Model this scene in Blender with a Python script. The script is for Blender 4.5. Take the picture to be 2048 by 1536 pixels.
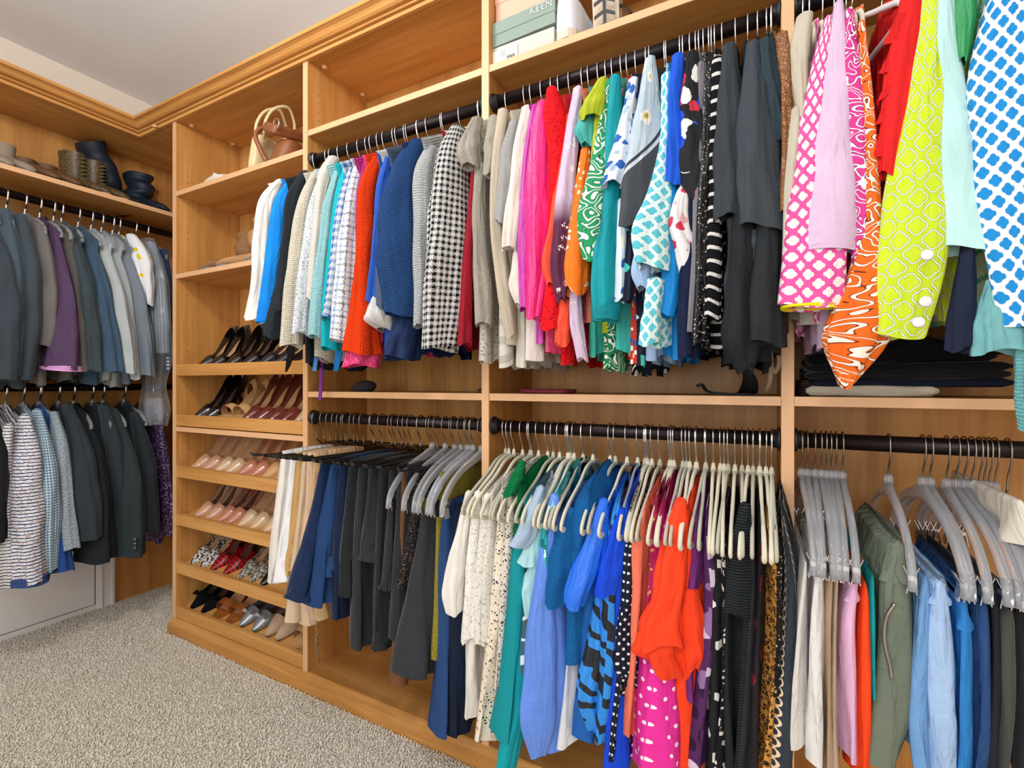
import bpy, math, random
import numpy as np
from mathutils import Vector, Matrix
random.seed(7); RNG = np.random.RandomState(11)
scene = bpy.context.scene
for o in list(bpy.data.objects): bpy.data.objects.remove(o, do_unlink=True)
COL = scene.collection
PI = math.pi

# ------------------------------------------------------------------ camera
TH = math.radians(27.6); FPX = 949.0; CAMZ = 1.12
cam_d = bpy.data.cameras.new('camera'); cam = bpy.data.objects.new('camera', cam_d); COL.objects.link(cam)
cam.location = (0, 0, CAMZ); cam.rotation_euler = (PI/2, 0, TH)
cam_d.sensor_fit = 'HORIZONTAL'; cam_d.sensor_width = 36.0; cam_d.lens = 36.0*FPX/2048.0
cam_d.clip_start = 0.02
scene.camera = cam
# ------------------------------------------------------------------ light, world, exposure
scene.view_settings.view_transform = 'Standard'; scene.view_settings.look = 'None'
scene.view_settings.exposure = -0.20; scene.view_settings.gamma = 1.0
scene.view_settings.use_curve_mapping = False
w = bpy.data.worlds.new('world'); scene.world = w; w.use_nodes = True
w.node_tree.nodes['Background'].inputs[0].default_value = (0.85, 0.92, 1.0, 1)
w.node_tree.nodes['Background'].inputs[1].default_value = 0.6
def area(name, loc, rot, sx, sy, power, col, shape='RECTANGLE'):
    d = bpy.data.lights.new(name, 'AREA'); d.shape = shape; d.size = sx; d.size_y = sy
    d.energy = power; d.color = col
    o = bpy.data.objects.new(name, d); COL.objects.link(o); o.location = loc; o.rotation_euler = rot
    return o
LAMPS = [(-1.15, 0.22), (-0.05, -0.95)]
for lx, ly in LAMPS:
    d = bpy.data.lights.new('ceiling_lamp_light', 'POINT'); d.energy = 36.0 if lx < -0.5 else 30.0; d.color = (1.0, 0.985, 0.96); d.shadow_soft_size = 0.11
    o = bpy.data.objects.new('ceiling_lamp_light', d); COL.objects.link(o); o.location = (lx, ly, 2.42)
# added soft fill light behind the camera, shining in through an added window
area('rear_fill_light', (-0.55, -1.95, 1.55), (PI/2, 0, PI), 2.3, 1.7, 56.0, (0.95, 0.975, 1.0)).rotation_euler = (-PI/2, 0, PI)

# ------------------------------------------------------------------ projection helpers (photo measurements -> real places)
ST, CT = math.sin(TH), math.cos(TH)
def dirs(px):
    r = (px-1024.0)/FPX
    return (-ST+CT*r, CT+ST*r)
def x_at(px, Y): a, b = dirs(px); return Y*a/b
def y_at(px, X): a, b = dirs(px); return X*b/a
def z_at(px, py, Y=None, X=None):
    a, b = dirs(px); t = Y/b if Y is not None else X/a
    return CAMZ + t*(768.0-py)/FPX
def P(px, py, Y): return np.array([x_at(px, Y), Y, z_at(px, py, Y=Y)])
def PX(px, py, X): return np.array([X, y_at(px, X), z_at(px, py, X=X)])
def ray_plane(px, py, A, d):
    a, b = dirs(px); rho = a/b
    k = (rho*A[1]-A[0])/(d[0]-rho*d[1])
    k = max(-0.22, min(0.22, k))
    X, Y = A[0]+k*d[0], A[1]+k*d[1]
    fw = -X*ST + Y*CT
    return np.array([X, Y, CAMZ+fw*(768.0-py)/FPX])
def px_per_m(p, d):
    rt = p[0]*CT+p[1]*ST; fw = -p[0]*ST+p[1]*CT
    dr = d[0]*CT+d[1]*ST; df = -d[0]*ST+d[1]*CT
    return abs(FPX*(dr*fw-rt*df)/fw**2)

# ------------------------------------------------------------------ object helpers
def mesh_np(name, V, faces, uv=None, smooth=True, mats=None):
    me = bpy.data.meshes.new(name)
    V = np.asarray(V, dtype=np.float64)
    me.from_pydata(V.tolist(), [], [tuple(f) for f in faces])
    if uv is not None:
        l = me.uv_layers.new(name='UVMap')
        idx = np.empty(len(me.loops), dtype=np.int32); me.loops.foreach_get('vertex_index', idx)
        l.data.foreach_set('uv', np.asarray(uv, dtype=np.float32)[idx].ravel())
    if smooth: me.polygons.foreach_set('use_smooth', np.ones(len(me.polygons), dtype=bool))
    me.update()
    return me
def link(name, data, mat=None, parent=None, loc=None, rot=None):
    o = bpy.data.objects.new(name, data); COL.objects.link(o)
    if mat is not None and data is not None and not data.materials: data.materials.append(mat)
    if parent is not None: o.parent = parent
    if loc is not None: o.location = loc
    if rot is not None: o.rotation_euler = rot
    return o
def tag(o, label, cat, group=None):
    o['label'] = label; o['category'] = cat
    if group: o['group'] = group
    return o
def struct(o, label=None):
    o['kind'] = 'structure'
    if label: o['label'] = label
    return o
def thing(name, label, cat, loc=(0,0,0), rot=(0,0,0), group=None):
    o = bpy.data.objects.new(name, None); COL.objects.link(o)
    o.empty_display_size = 0.03; o.location = loc; o.rotation_euler = rot
    return tag(o, label, cat, group)
class MB:
    def __init__(s): s.V = []; s.F = []; s.UV = []
    def add(s, V, F):
        n = len(s.V); s.V += [tuple(v) for v in V]; s.F += [tuple(i+n for i in f) for f in F]; return s
    def box(s, x0, x1, y0, y1, z0, z1):
        v = [(x0,y0,z0),(x1,y0,z0),(x1,y1,z0),(x0,y1,z0),(x0,y0,z1),(x1,y0,z1),(x1,y1,z1),(x0,y1,z1)]
        return s.add(v, [(0,3,2,1),(4,5,6,7),(0,1,5,4),(1,2,6,5),(2,3,7,6),(3,0,4,7)])
    def tube(s, pts, r, n=8, cap=True):
        V, F = tube_np(pts, r, n, cap); return s.add(V, F)
    def disc(s, c, nrm, r, n=10):
        nrm = Vector(nrm).normalized(); u = nrm.orthogonal().normalized(); v = nrm.cross(u)
        return s.add([Vector(c)+r*(math.cos(2*PI*i/n)*u+math.sin(2*PI*i/n)*v) for i in range(n)], [tuple(range(n))])
    def build(s, name, mat, parent=None, smooth=False, loc=None, rot=None, bevel=0):
        o = link(name, mesh_np(name, s.V, s.F, smooth=smooth), mat, parent, loc, rot)
        if bevel:
            m = o.modifiers.new('bevel', 'BEVEL'); m.width = bevel; m.segments = 2; m.limit_method = 'ANGLE'
        return o
def tube_np(pts, r, n=8, cap=True, flat=None):
    P_ = np.asarray(pts, float); m = len(P_)
    R_ = np.full(m, r) if np.isscalar(r) else np.asarray(r, float)
    T = np.gradient(P_, axis=0); T /= (np.linalg.norm(T, axis=1)[:, None]+1e-12)
    u = np.cross(T[0], [0.31, 0.77, 0.55]); u /= np.linalg.norm(u)
    V = []
    for i in range(m):
        u = u - T[i]*u.dot(T[i]); u /= (np.linalg.norm(u)+1e-12); v = np.cross(T[i], u)
        a = np.arange(n)*2*PI/n
        V.append(P_[i] + R_[i]*(np.cos(a)[:, None]*u+np.sin(a)[:, None]*v))
    V = np.concatenate(V); F = []
    for i in range(m-1):
        for j in range(n):
            F.append((i*n+j, i*n+(j+1) % n, (i+1)*n+(j+1) % n, (i+1)*n+j))
    if cap: F.append(tuple(range(n-1, -1, -1))); F.append(tuple(range((m-1)*n, m*n)))
    return V, F
def smooth_path(pts, n):
    P_ = np.asarray(pts, float); k = len(P_)
    d = np.r_[0, np.cumsum(np.linalg.norm(np.diff(P_[:, :3], axis=0), axis=1))]; d /= d[-1]
    T = np.gradient(P_, d, axis=0)
    s = np.linspace(0, 1, n); out = np.empty((n, P_.shape[1]))
    idx = np.clip(np.searchsorted(d, s, side='right')-1, 0, k-2)
    for i, (si, j) in enumerate(zip(s, idx)):
        h = d[j+1]-d[j]; t = (si-d[j])/h
        out[i] = ((2*t**3-3*t**2+1)*P_[j]+(t**3-2*t**2+t)*h*T[j]+(-2*t**3+3*t**2)*P_[j+1]+(t**3-t**2)*h*T[j+1])
    return out
def grid_faces(rows, cols, wrap=True):
    F = []; c = cols if wrap else cols-1
    for i in range(rows-1):
        for j in range(c):
            k = (j+1) % cols
            F.append((i*cols+j, i*cols+k, (i+1)*cols+k, (i+1)*cols+j))
    return F
def loft(name, R, mat, parent, cap0=True, cap1=False, loc=(0,0,0), inner=None):
    """R: rows x cols x 3 closed rings -> mesh with metric UVs; inner: rings of the turned-in hem (crisp edge)"""
    cols = R.shape[1]; nb = len(R)
    if inner is not None: R = np.concatenate([R, R[-1:], inner])
    rows = len(R)
    R2 = np.concatenate([R, R[:, :1]], axis=1)      # seam duplicate for UVs
    mid = R2[rows//2]; per = np.r_[0, np.cumsum(np.linalg.norm(np.diff(mid, axis=0), axis=1))]
    L = np.r_[0, np.cumsum(np.linalg.norm(np.diff(R.mean(1), axis=0), axis=1))]
    U = np.repeat(per[None], rows, 0); Vv = np.repeat(-L[:, None], cols+1, 1)
    V = (R2-np.asarray(loc)).reshape(-1, 3); uv = np.stack([U.ravel(), Vv.ravel()], 1)
    F = grid_faces(rows, cols+1, wrap=False)
    if inner is not None: F = F[:(nb-1)*cols]+F[nb*cols:]
    if cap0: F.append(tuple(range(cols-1, -1, -1)))
    if cap1: F.append(tuple(range((rows-1)*(cols+1), (rows-1)*(cols+1)+cols)))
    return link(name, mesh_np(name, V, F, uv), mat, parent)
# ------------------------------------------------------------------ materials
def srgb(h):
    if isinstance(h, str):
        h = h.lstrip('#'); c = [int(h[i:i+2], 16)/255 for i in (0, 2, 4)]
    else: c = h
    return tuple((x/12.92 if x <= 0.04045 else ((x+0.055)/1.055)**2.4) for x in c)+(1.0,)
class Mt:
    def __init__(s, name, rough=0.85, spec=0.2):
        s.m = bpy.data.materials.new(name); s.m.use_nodes = True; s.nt = s.m.node_tree
        s.b = s.nt.nodes['Principled BSDF']; s.b.inputs['Roughness'].default_value = rough
        s.b.inputs['Specular IOR Level'].default_value = spec
        s._uv = None
    def node(s, t, **kw):
        n = s.nt.nodes.new(t)
        for k, v in kw.items(): setattr(n, k, v)
        return n
    def put(s, inp, v):
        if hasattr(v, 'is_output'): s.nt.links.new(v, inp)
        elif v is not None: inp.default_value = v
    def math(s, op, a, b=None, c=None):
        n = s.node('ShaderNodeMath', operation=op)
        for i, v in enumerate((a, b, c)):
            if v is not None: s.put(n.inputs[i], v)
        return n.outputs[0]
    def uvn(s):
        if s._uv is None:
            s._uv = s.node('ShaderNodeUVMap').outputs[0]
        return s._uv
    def uv(s, sx=1, sy=1):
        n = s.node('ShaderNodeSeparateXYZ'); s.put(n.inputs[0], s.uvn())
        return s.math('MULTIPLY', n.outputs[0], sx), s.math('MULTIPLY', n.outputs[1], sy)
    def vec(s, x, y, z=0.0):
        n = s.node('ShaderNodeCombineXYZ')
        for i, v in enumerate((x, y, z)): s.put(n.inputs[i], v)
        return n.outputs[0]
    def mapping(s, v, scale):
        n = s.node('ShaderNodeVectorMath', operation='MULTIPLY'); s.put(n.inputs[0], v); n.inputs[1].default_value = scale
        return n.outputs[0]
    def noise(s, v, scale, detail=2, rough=0.5, dist=0.0):
        n = s.node('ShaderNodeTexNoise'); s.put(n.inputs['Vector'], v)
        n.inputs['Scale'].default_value = scale; n.inputs['Detail'].default_value = detail
        n.inputs['Roughness'].default_value = rough; n.inputs['Distortion'].default_value = dist
        return n.outputs['Fac']
    def noisec(s, v, scale, detail=1):
        n = s.node('ShaderNodeTexNoise'); s.put(n.inputs['Vector'], v)
        n.inputs['Scale'].default_value = scale; n.inputs['Detail'].default_value = detail
        return n.outputs['Color']
    def vor(s, v, scale, feature='F1', out='Distance', rnd=1.0):
        n = s.node('ShaderNodeTexVoronoi', feature=feature); s.put(n.inputs['Vector'], v)
        n.inputs['Scale'].default_value = scale; n.inputs['Randomness'].default_value = rnd
        return n.outputs[out]
    def wave(s, v, scale, dist=0.0, dscale=1.0, dirn='X', detail=1):
        n = s.node('ShaderNodeTexWave', bands_direction=dirn); s.put(n.inputs['Vector'], v)
        n.inputs['Scale'].default_value = scale; n.inputs['Distortion'].default_value = dist
        n.inputs['Detail Scale'].default_value = dscale; n.inputs['Detail'].default_value = detail
        return n.outputs['Fac']
    def mix(s, f, a, b):
        n = s.node('ShaderNodeMix', data_type='RGBA'); s.put(n.inputs[0], f)
        s.put(n.inputs[6], a if hasattr(a, 'is_output') else srgb(a)); s.put(n.inputs[7], b if hasattr(b, 'is_output') else srgb(b))
        return n.outputs[2]
    def ramp(s, f, stops, interp='LINEAR'):
        n = s.node('ShaderNodeValToRGB'); n.color_ramp.interpolation = interp; s.put(n.inputs[0], f)
        e = n.color_ramp.elements
        while len(e) < len(stops): e.new(0.5)
        for i, (p, c) in enumerate(stops): e[i].position = p; e[i].color = srgb(c)
        return n.outputs[0]
    def lt(s, a, b): return s.math('LESS_THAN', a, b)
    def gt(s, a, b): return s.math('GREATER_THAN', a, b)
    def color(s, c): s.put(s.b.inputs['Base Color'], c if hasattr(c, 'is_output') else srgb(c)); return s
    def bump(s, h, strength=0.3, dist=0.002):
        n = s.node('ShaderNodeBump'); s.put(n.inputs['Height'], h)
        n.inputs['Strength'].default_value = strength; n.inputs['Distance'].default_value = dist
        prev = s.b.inputs['Normal']
        if prev.is_linked: s.nt.links.new(prev.links[0].from_socket, n.inputs['Normal'])
        s.nt.links.new(n.outputs[0], prev); return s
    def cloth(s, wr=0.5, weave=0.25, wscale=700):
        v = s.uvn()
        f = s.noise(s.mapping(v, (26, 6, 1)), 1.0, 3, 0.55, 0.6)
        s.bump(f, min(1.0, wr*1.3), 0.016)
        s.bump(s.noise(s.mapping(v, (11, 22, 1)), 1.0, 2, 0.5, 1.5), wr*0.5, 0.008)
        if weave: s.bump(s.noise(v, wscale, 1), weave, 0.0012)
        return s
MC = {}
def mat(key, fn):
    if key not in MC: MC[key] = fn(key)
    return MC[key]
def plain(c, rough=0.85, wr=0.5, weave=0.2, spec=0.2, sheen=0.0):
    def f(k):
        t = Mt(k, rough, spec); v = t.uvn()
        n = t.noise(v, 9, 2); base = t.node('ShaderNodeHueSaturation')
        base.inputs['Color'].default_value = srgb(c); t.put(base.inputs['Value'], t.math('MULTIPLY_ADD', n, 0.3, 0.86))
        t.color(base.outputs[0]); t.cloth(wr, weave)
        if sheen: t.b.inputs['Sheen Weight'].default_value = sheen; t.b.inputs['Sheen Roughness'].default_value = 0.4
        return t.m
    return mat('fabric_%s_%g_%g_%g' % (c, rough, wr, weave), f)
def silk(c): return plain(c, 0.42, 0.6, 0.05, 0.45)
def wool(c): return plain(c, 0.95, 0.3, 0.5, 0.12, 0.15)
def knit(c, c2=None, scale=260, rib=False, st=0.6):
    def f(k):
        t = Mt(k, 0.95, 0.1); v = t.uvn()
        if rib: h = t.wave(v, scale/6.0, 1.2, 2, 'Y')
        else: h = t.math('MULTIPLY', t.wave(v, scale/5.0, 2.0, 3, 'Y'), t.math('ADD', t.wave(v, scale/4.0, 3.0, 3, 'X'), 0.4))
        t.color(t.mix(h, c2 or tuple(0.72*x for x in [int(c[i:i+2], 16)/255 for i in (1, 3, 5)]), c))
        t.bump(h, st, 0.004); t.cloth(0.25, 0.35, 500); return t.m
    return mat('knit_%s_%s_%g_%d' % (c, c2, scale, rib), f)
def tweed(c1, c2, c3, scale=420, wr=0.3):
    def f(k):
        t = Mt(k, 0.95, 0.1); v = t.mapping(t.uvn(), (1, 0.8, 1))
        n = t.noise(v, scale, 2, 0.7)
        t.color(t.ramp(n, [(0.36, c1), (0.46, c2), (0.54, c3), (0.62, c2)], 'CONSTANT'))
        t.bump(n, 0.7, 0.003); t.cloth(wr, 0.0); return t.m
    return mat('tweed_%s%s%s%g' % (c1, c2, c3, scale), f)
def lattice(t, s, jit=0.0, sx=1.0):
    u, v = t.uv(sx, 1)
    if jit:
        n = t.node('ShaderNodeSeparateXYZ'); t.put(n.inputs[0], t.noisec(t.uvn(), 60))
        u = t.math('MULTIPLY_ADD', t.math('SUBTRACT', n.outputs[0], 0.5), jit, u)
        v = t.math('MULTIPLY_ADD', t.math('SUBTRACT', n.outputs[1], 0.5), jit, v)
    a = t.math('MULTIPLY', t.math('ADD', u, v), 1.0/s); b = t.math('MULTIPLY', t.math('SUBTRACT', u, v), 1.0/s)
    fa = t.math('SUBTRACT', t.math('FRACT', a), 0.5); fb = t.math('SUBTRACT', t.math('FRACT', b), 0.5)
    x = t.math('MULTIPLY', t.math('ADD', fa, fb), 0.5); y = t.math('MULTIPLY', t.math('SUBTRACT', fa, fb), 0.5)
    return x, y
def length(t, x, y):
    return t.math('SQRT', t.math('ADD', t.math('MULTIPLY', x, x), t.math('MULTIPLY', y, y)))
def dots(bg, fg, s=0.03, r=0.14, sx=1.0):
    def f(k):
        t = Mt(k, 0.8, 0.2); x, y = lattice(t, s, s*0.10, sx)
        t.color(t.mix(t.lt(length(t, x, y), r), bg, fg)); t.cloth(0.6, 0.15); return t.m
    return mat('dots_%s%s%g%g' % (bg, fg, s, r), f)
def quatre(bg, fg, line=None, s=0.07, kk=0.16, r=0.145, w=0.05, w2=0.0, edge='#2a4a4a', jit=0.0, sx=1.0):
    """quatrefoil print: filled (fg on bg); with line, a ring of that colour follows each outline"""
    def f(k):
        t = Mt(k, 0.8, 0.2); x, y = lattice(t, s, jit, sx); ax = t.math('ABSOLUTE', x); ay = t.math('ABSOLUTE', y)
        d = t.math('MINIMUM', length(t, t.math('SUBTRACT', ax, kk), ay), length(t, ax, t.math('SUBTRACT', ay, kk)))
        d = t.math('MINIMUM', d, t.math('SUBTRACT', t.math('MAXIMUM', ax, ay), 0.02))
        col = t.mix(t.lt(d, r), bg, fg)
        if line:
            e = t.math('ABSOLUTE', t.math('SUBTRACT', d, r+w*0.5))
            if w2: col = t.mix(t.lt(e, w*0.5+w2), col, edge)
            col = t.mix(t.lt(e, w*0.5), col, line)
        t.color(col); t.cloth(0.6, 0.15); return t.m
    return mat('quatrefoil_%s%s%s%g' % (bg, fg, line, s), f)
def plaid(bg, lines, s=0.03, jit=0.15, fuzz=300):
    """lines: list of (offset, width, colour)"""
    def f(k):
        t = Mt(k, 0.95, 0.1); u, v = t.uv(1.0/s, 1.0/s)
        n = t.noise(t.uvn(), fuzz, 2, 0.7)
        j = t.math('MULTIPLY', t.math('SUBTRACT', n, 0.5), jit*4)
        u = t.math('ADD', u, j); v = t.math('ADD', v, j)
        fu, fv = t.math('FRACT', u), t.math('FRACT', v)
        col = t.mix(n, bg, tuple(min(1, 1.0*x) for x in (0.92, 0.92, 0.93)))
        for off, w_, c in lines:
            m_ = t.math('MAXIMUM', t.lt(t.math('ABSOLUTE', t.math('SUBTRACT', fu, off)), w_), t.lt(t.math('ABSOLUTE', t.math('SUBTRACT', fv, off)), w_))
            m_ = t.math('MULTIPLY', m_, t.gt(t.noise(t.uvn(), 380, 1), 0.42))
            col = t.mix(m_, col, c)
        t.color(col); t.bump(n, 0.6, 0.003); t.cloth(0.3, 0.0); return t.m
    return mat('plaid_%s%g%s' % (bg, s, lines[0][2]), f)
def houndsq(bg, fg, s=0.022):
    """bold woven check: dark squares joined by broken dark threads"""
    def f(k):
        t = Mt(k, 0.95, 0.1); n = t.noise(t.uvn(), 420, 2, 0.7)
        j = t.math('MULTIPLY', t.math('SUBTRACT', n, 0.5), 0.55)
        u, v = t.uv(1.0/s, 1.0/s); fu = t.math('FRACT', t.math('ADD', u, j)); fv = t.math('FRACT', t.math('ADD', v, j))
        a = t.lt(t.math('ABSOLUTE', t.math('SUBTRACT', fu, 0.5)), 0.24); b = t.lt(t.math('ABSOLUTE', t.math('SUBTRACT', fv, 0.5)), 0.24)
        thr = t.math('MULTIPLY', t.math('MAXIMUM', a, b), t.gt(t.noise(t.uvn(), 520, 1), 0.5))
        t.color(t.mix(t.math('MAXIMUM', t.math('MULTIPLY', a, b), thr), bg, fg)); t.bump(n, 0.8, 0.003); t.cloth(0.25, 0.0); return t.m
    return mat('check_%s%s%g' % (bg, fg, s), f)
def stripes(bg, fg, s=0.02, duty=0.35, dirn='Y', dist=0.6, dash=None):
    def f(k):
        t = Mt(k, 0.9, 0.15); wv = t.wave(t.uvn(), 0.314/s, dist, 3.0, dirn)
        mk = t.gt(wv, 1.0-duty)
        col = t.mix(mk, bg, fg)
        if dash:
            m2 = t.math('MULTIPLY', t.lt(wv, 0.12), t.gt(t.noise(t.mapping(t.uvn(), (1, 0.35, 1)), 120, 1), 0.55))
            col = t.mix(m2, col, dash)
        t.color(col); t.cloth(0.35, 0.4, 400); return t.m
    return mat('stripe_%s%s%g%s' % (bg, fg, s, dirn), f)
def zebra(bg, fg, s=0.045):
    def f(k):
        t = Mt(k, 0.6, 0.3); v = t.uvn()
        wv = t.wave(t.mapping(v, (0.55, 1, 1)), 0.3/s, 9.0, 0.9, 'DIAGONAL', 1)
        t.color(t.mix(t.gt(wv, 0.58), bg, fg)); t.cloth(0.7, 0.1); return t.m
    return mat('zebra_%s%s' % (bg, fg), f)
def leopard():
    def f(k):
        t = Mt(k, 0.7, 0.25); v = t.uvn(); d = t.vor(v, 120)
        n = t.noise(v, 240, 1)
        ring = t.math('MULTIPLY', t.math('MULTIPLY', t.gt(d, 0.28), t.lt(d, 0.52)), t.gt(n, 0.42))
        t.color(t.mix(ring, t.mix(t.lt(d, 0.28), '#c98f45', '#9a5f22'), '#1c120a')); t.cloth(0.5, 0.1); return t.m
    return mat('leopard', f)
def scatter(bg, cols, scale=30, r=0.45, fine=True, rough=0.7, petal=0.0):
    """scattered blots / flowers of several colours over a ground"""
    def f(k):
        t = Mt(k, rough, 0.25); v = t.uvn()
        n = t.node('ShaderNodeTexVoronoi', feature='F1'); dv = t.node('ShaderNodeVectorMath', operation='MULTIPLY_ADD')
        t.put(dv.inputs[0], t.noisec(v, scale*2.0)); dv.inputs[1].default_value = (0.5/scale, 0.5/scale, 0); t.put(dv.inputs[2], v)
        t.put(n.inputs['Vector'], dv.outputs[0]); n.inputs['Scale'].default_value = scale
        sp = t.node('ShaderNodeSeparateColor'); t.put(sp.inputs[0], n.outputs['Color'])
        k_ = len(cols); st = [(i/float(k_), c) for i, c in enumerate(cols)]
        col = t.ramp(sp.outputs[0], st, 'CONSTANT')
        m_ = t.lt(n.outputs['Distance'], r)
        if petal:
            e = t.math('MULTIPLY', t.lt(n.outputs['Distance'], r*0.32), 1.0); col = t.mix(e, col, bg)
        t.color(t.mix(m_, bg, col)); t.cloth(0.55, 0.12); return t.m
    return mat('print_%s%s%g%g' % (bg, ''.join(cols), scale, r), f)
def maze(bg, fg, scale=38, w=0.16, edge=None, dist=1.0):
    """winding band print"""
    def f(k):
        t = Mt(k, 0.75, 0.2); n = t.noise(t.uvn(), scale, 0, 0.5, dist)
        e = t.math('ABSOLUTE', t.math('SUBTRACT', t.math('FRACT', t.math('MULTIPLY', n, 5.0)), 0.5))
        col = t.mix(t.lt(e, w), bg, fg)
        if edge: col = t.mix(t.lt(t.math('ABSOLUTE', t.math('SUBTRACT', e, w)), 0.035), col, edge)
        t.color(col); t.cloth(0.55, 0.12); return t.m
    return mat('maze_%s%s%g' % (bg, fg, scale), f)
def chains(bg, fg, s=0.045):
    def f(k):
        t = Mt(k, 0.7, 0.25); u, v = t.uv(1.0/s, 1.0/0.019)
        fu = t.math('MULTIPLY', t.math('SUBTRACT', t.math('FRACT', u), 0.5), s); fv = t.math('MULTIPLY', t.math('SUBTRACT', t.math('FRACT', v), 0.5), 0.019*0.8)
        d = length(t, fu, fv)
        ring = t.lt(t.math('ABSOLUTE', t.math('SUBTRACT', d, 0.0062)), 0.0014)
        lk = t.math('MULTIPLY', t.lt(t.math('ABSOLUTE', fu), 0.0012), t.gt(t.math('ABSOLUTE', fv), 0.0058))
        t.color(t.mix(t.math('MAXIMUM', ring, lk), bg, fg)); t.cloth(0.5, 0.1); return t.m
    return mat('chain_print', f)
def vgrad(c1, c2, at, prt=None, soft=0.06):
    """cloth dyed from one colour to another down its length, optional small print"""
    def f(k):
        t = Mt(k, 0.7, 0.2); u, v = t.uv(1, -1)
        g = t.math('MULTIPLY', t.math('SUBTRACT', v, at), 1.0/soft); g = t.node('ShaderNodeClamp').inputs[0] if False else t.math('MAXIMUM', t.math('MINIMUM', g, 1.0), 0.0)
        col = t.mix(g, c1, c2)
        if prt:
            d = t.vor(t.uvn(), 34); d2 = t.vor(t.uvn(), 150, rnd=0.6)
            col = t.mix(t.math('MULTIPLY', t.lt(d, 0.30), t.lt(d2, 0.5)), col, prt)
        t.color(col); t.cloth(0.6, 0.1); return t.m
    return mat('dyed_%s%s' % (c1, c2), f)
def scarfmat():
    def f(k):
        t = Mt(k, 0.6, 0.3); u, v = t.uv(1, -1)
        q = t.math('ADD', v, t.math('MULTIPLY', u, 1.1))
        n = t.vor(t.uvn(), 19); nn = t.noise(t.uvn(), 70, 2)
        base = t.mix(t.lt(t.math('ADD', n, t.math('MULTIPLY', nn, 0.25)), 0.42), '#aebfcb', '#d9d7cf')
        base = t.mix(t.lt(t.math('ADD', n, t.math('MULTIPLY', nn, 0.25)), 0.27), base, '#bdb15c')
        base = t.mix(t.lt(t.math('ADD', n, t.math('MULTIPLY', nn, 0.2)), 0.17), base, '#6d6a35')
        base = t.mix(t.gt(q, 0.385), base, '#2f353c'); base = t.mix(t.gt(q, 0.395), base, '#b9c6d0'); base = t.mix(t.gt(q, 0.406), base, '#3a3f46')
        t.color(base); t.cloth(0.5, 0.1); return t.m
    return mat('scarf_print', f)
def lace(c, bgc, scale=120):
    def f(k):
        t = Mt(k, 0.9, 0.15); v = t.uvn()
        a = t.vor(v, scale, 'DISTANCE_TO_EDGE'); d = t.vor(v, scale*0.22, 'F1')
        hole = t.math('MULTIPLY', t.gt(a, 0.14), t.gt(t.math('SINE', t.math('MULTIPLY', d, 34.0)), 0.2))
        t.color(t.mix(hole, c, bgc)); t.bump(hole, 0.5, 0.002); t.cloth(0.4, 0.1); return t.m
    return mat('lace_%s%s%g' % (c, bgc, scale), f)
def simple(name, c, rough=0.5, metal=0.0, spec=0.5, bumpn=0, coat=0.0):
    def f(k):
        t = Mt(k, rough, spec); t.color(c); t.b.inputs['Metallic'].default_value = metal
        t.b.inputs['Coat Weight'].default_value = coat; t.b.inputs['Coat Roughness'].default_value = 0.08
        if bumpn:
            n = t.node('ShaderNodeTexCoord'); t.bump(t.noise(n.outputs['Object'], bumpn, 3), 0.4, 0.002)
        return t.m
    return mat(name, f)
def wood(axis='Z', name='wood'):
    def f(k):
        t = Mt(k, 0.42, 0.45); n = t.node('ShaderNodeTexCoord')
        sc = {'Z': (14, 14, 0.9), 'X': (0.9, 14, 14), 'Y': (14, 0.9, 14)}[axis]
        v = t.mapping(n.outputs['Object'], sc)
        a = t.noise(v, 1.0, 4, 0.55, 0.4); b = t.noise(t.mapping(v, (5, 5, 5)), 1.0, 3, 0.6, 0.2)
        f_ = t.math('ADD', t.math('MULTIPLY', a, 0.7), t.math('MULTIPLY', b, 0.3))
        t.color(t.ramp(f_, [(0.30, '#a8733a'), (0.48, '#c58c4b'), (0.62, '#d49f5a'), (0.75, '#bf8645')]))
        rr = t.math('MULTIPLY_ADD', b, 0.15, 0.36); t.put(t.b.inputs['Roughness'], rr)
        t.bump(b, 0.05, 0.001); return t.m
    return mat(name+'_grain_'+axis.lower(), f)
def glassy(name, c=(0.95, 0.96, 0.97), rough=0.06, tr=0.9, ior=1.35):
    def f(k):
        t = Mt(k, rough, 0.6); t.color(c); t.b.inputs['Transmission Weight'].default_value = tr; t.b.inputs['IOR'].default_value = ior
        return t.m
    return mat(name, f)
WZ, WX, WY = wood('Z'), wood('X'), wood('Y')
EDGE = simple('wood_edge_band', '#e0b083', 0.45)
CHROME = simple('chrome', '#d8dade', 0.16, 1.0)
NICKEL = simple('brushed_nickel', '#9a948c', 0.3, 1.0)
BRONZE = simple('oil_rubbed_bronze', '#2a2224', 0.38, 0.75)
BLACKPL = simple('black_plastic', '#141416', 0.42)
WHITEPL = simple('white_plastic', '#f0eef2', 0.35)
GOLD = simple('gold_metal', '#d8b070', 0.25, 1.0)
FLOCK = plain('#d8d2bd', 0.95, 0.0, 0.3); FLOCK2 = plain('#b9b6a6', 0.95, 0.0, 0.3)
CLEAR = glassy('clear_acrylic', (0.97, 0.98, 1.0), 0.1, 0.8, 1.3); FILM = glassy('clear_film', (0.97, 0.98, 1.0), 0.12, 0.92, 1.15)
WHITEPAINT = simple('white_paint', '#e9e6e6', 0.5)
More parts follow.
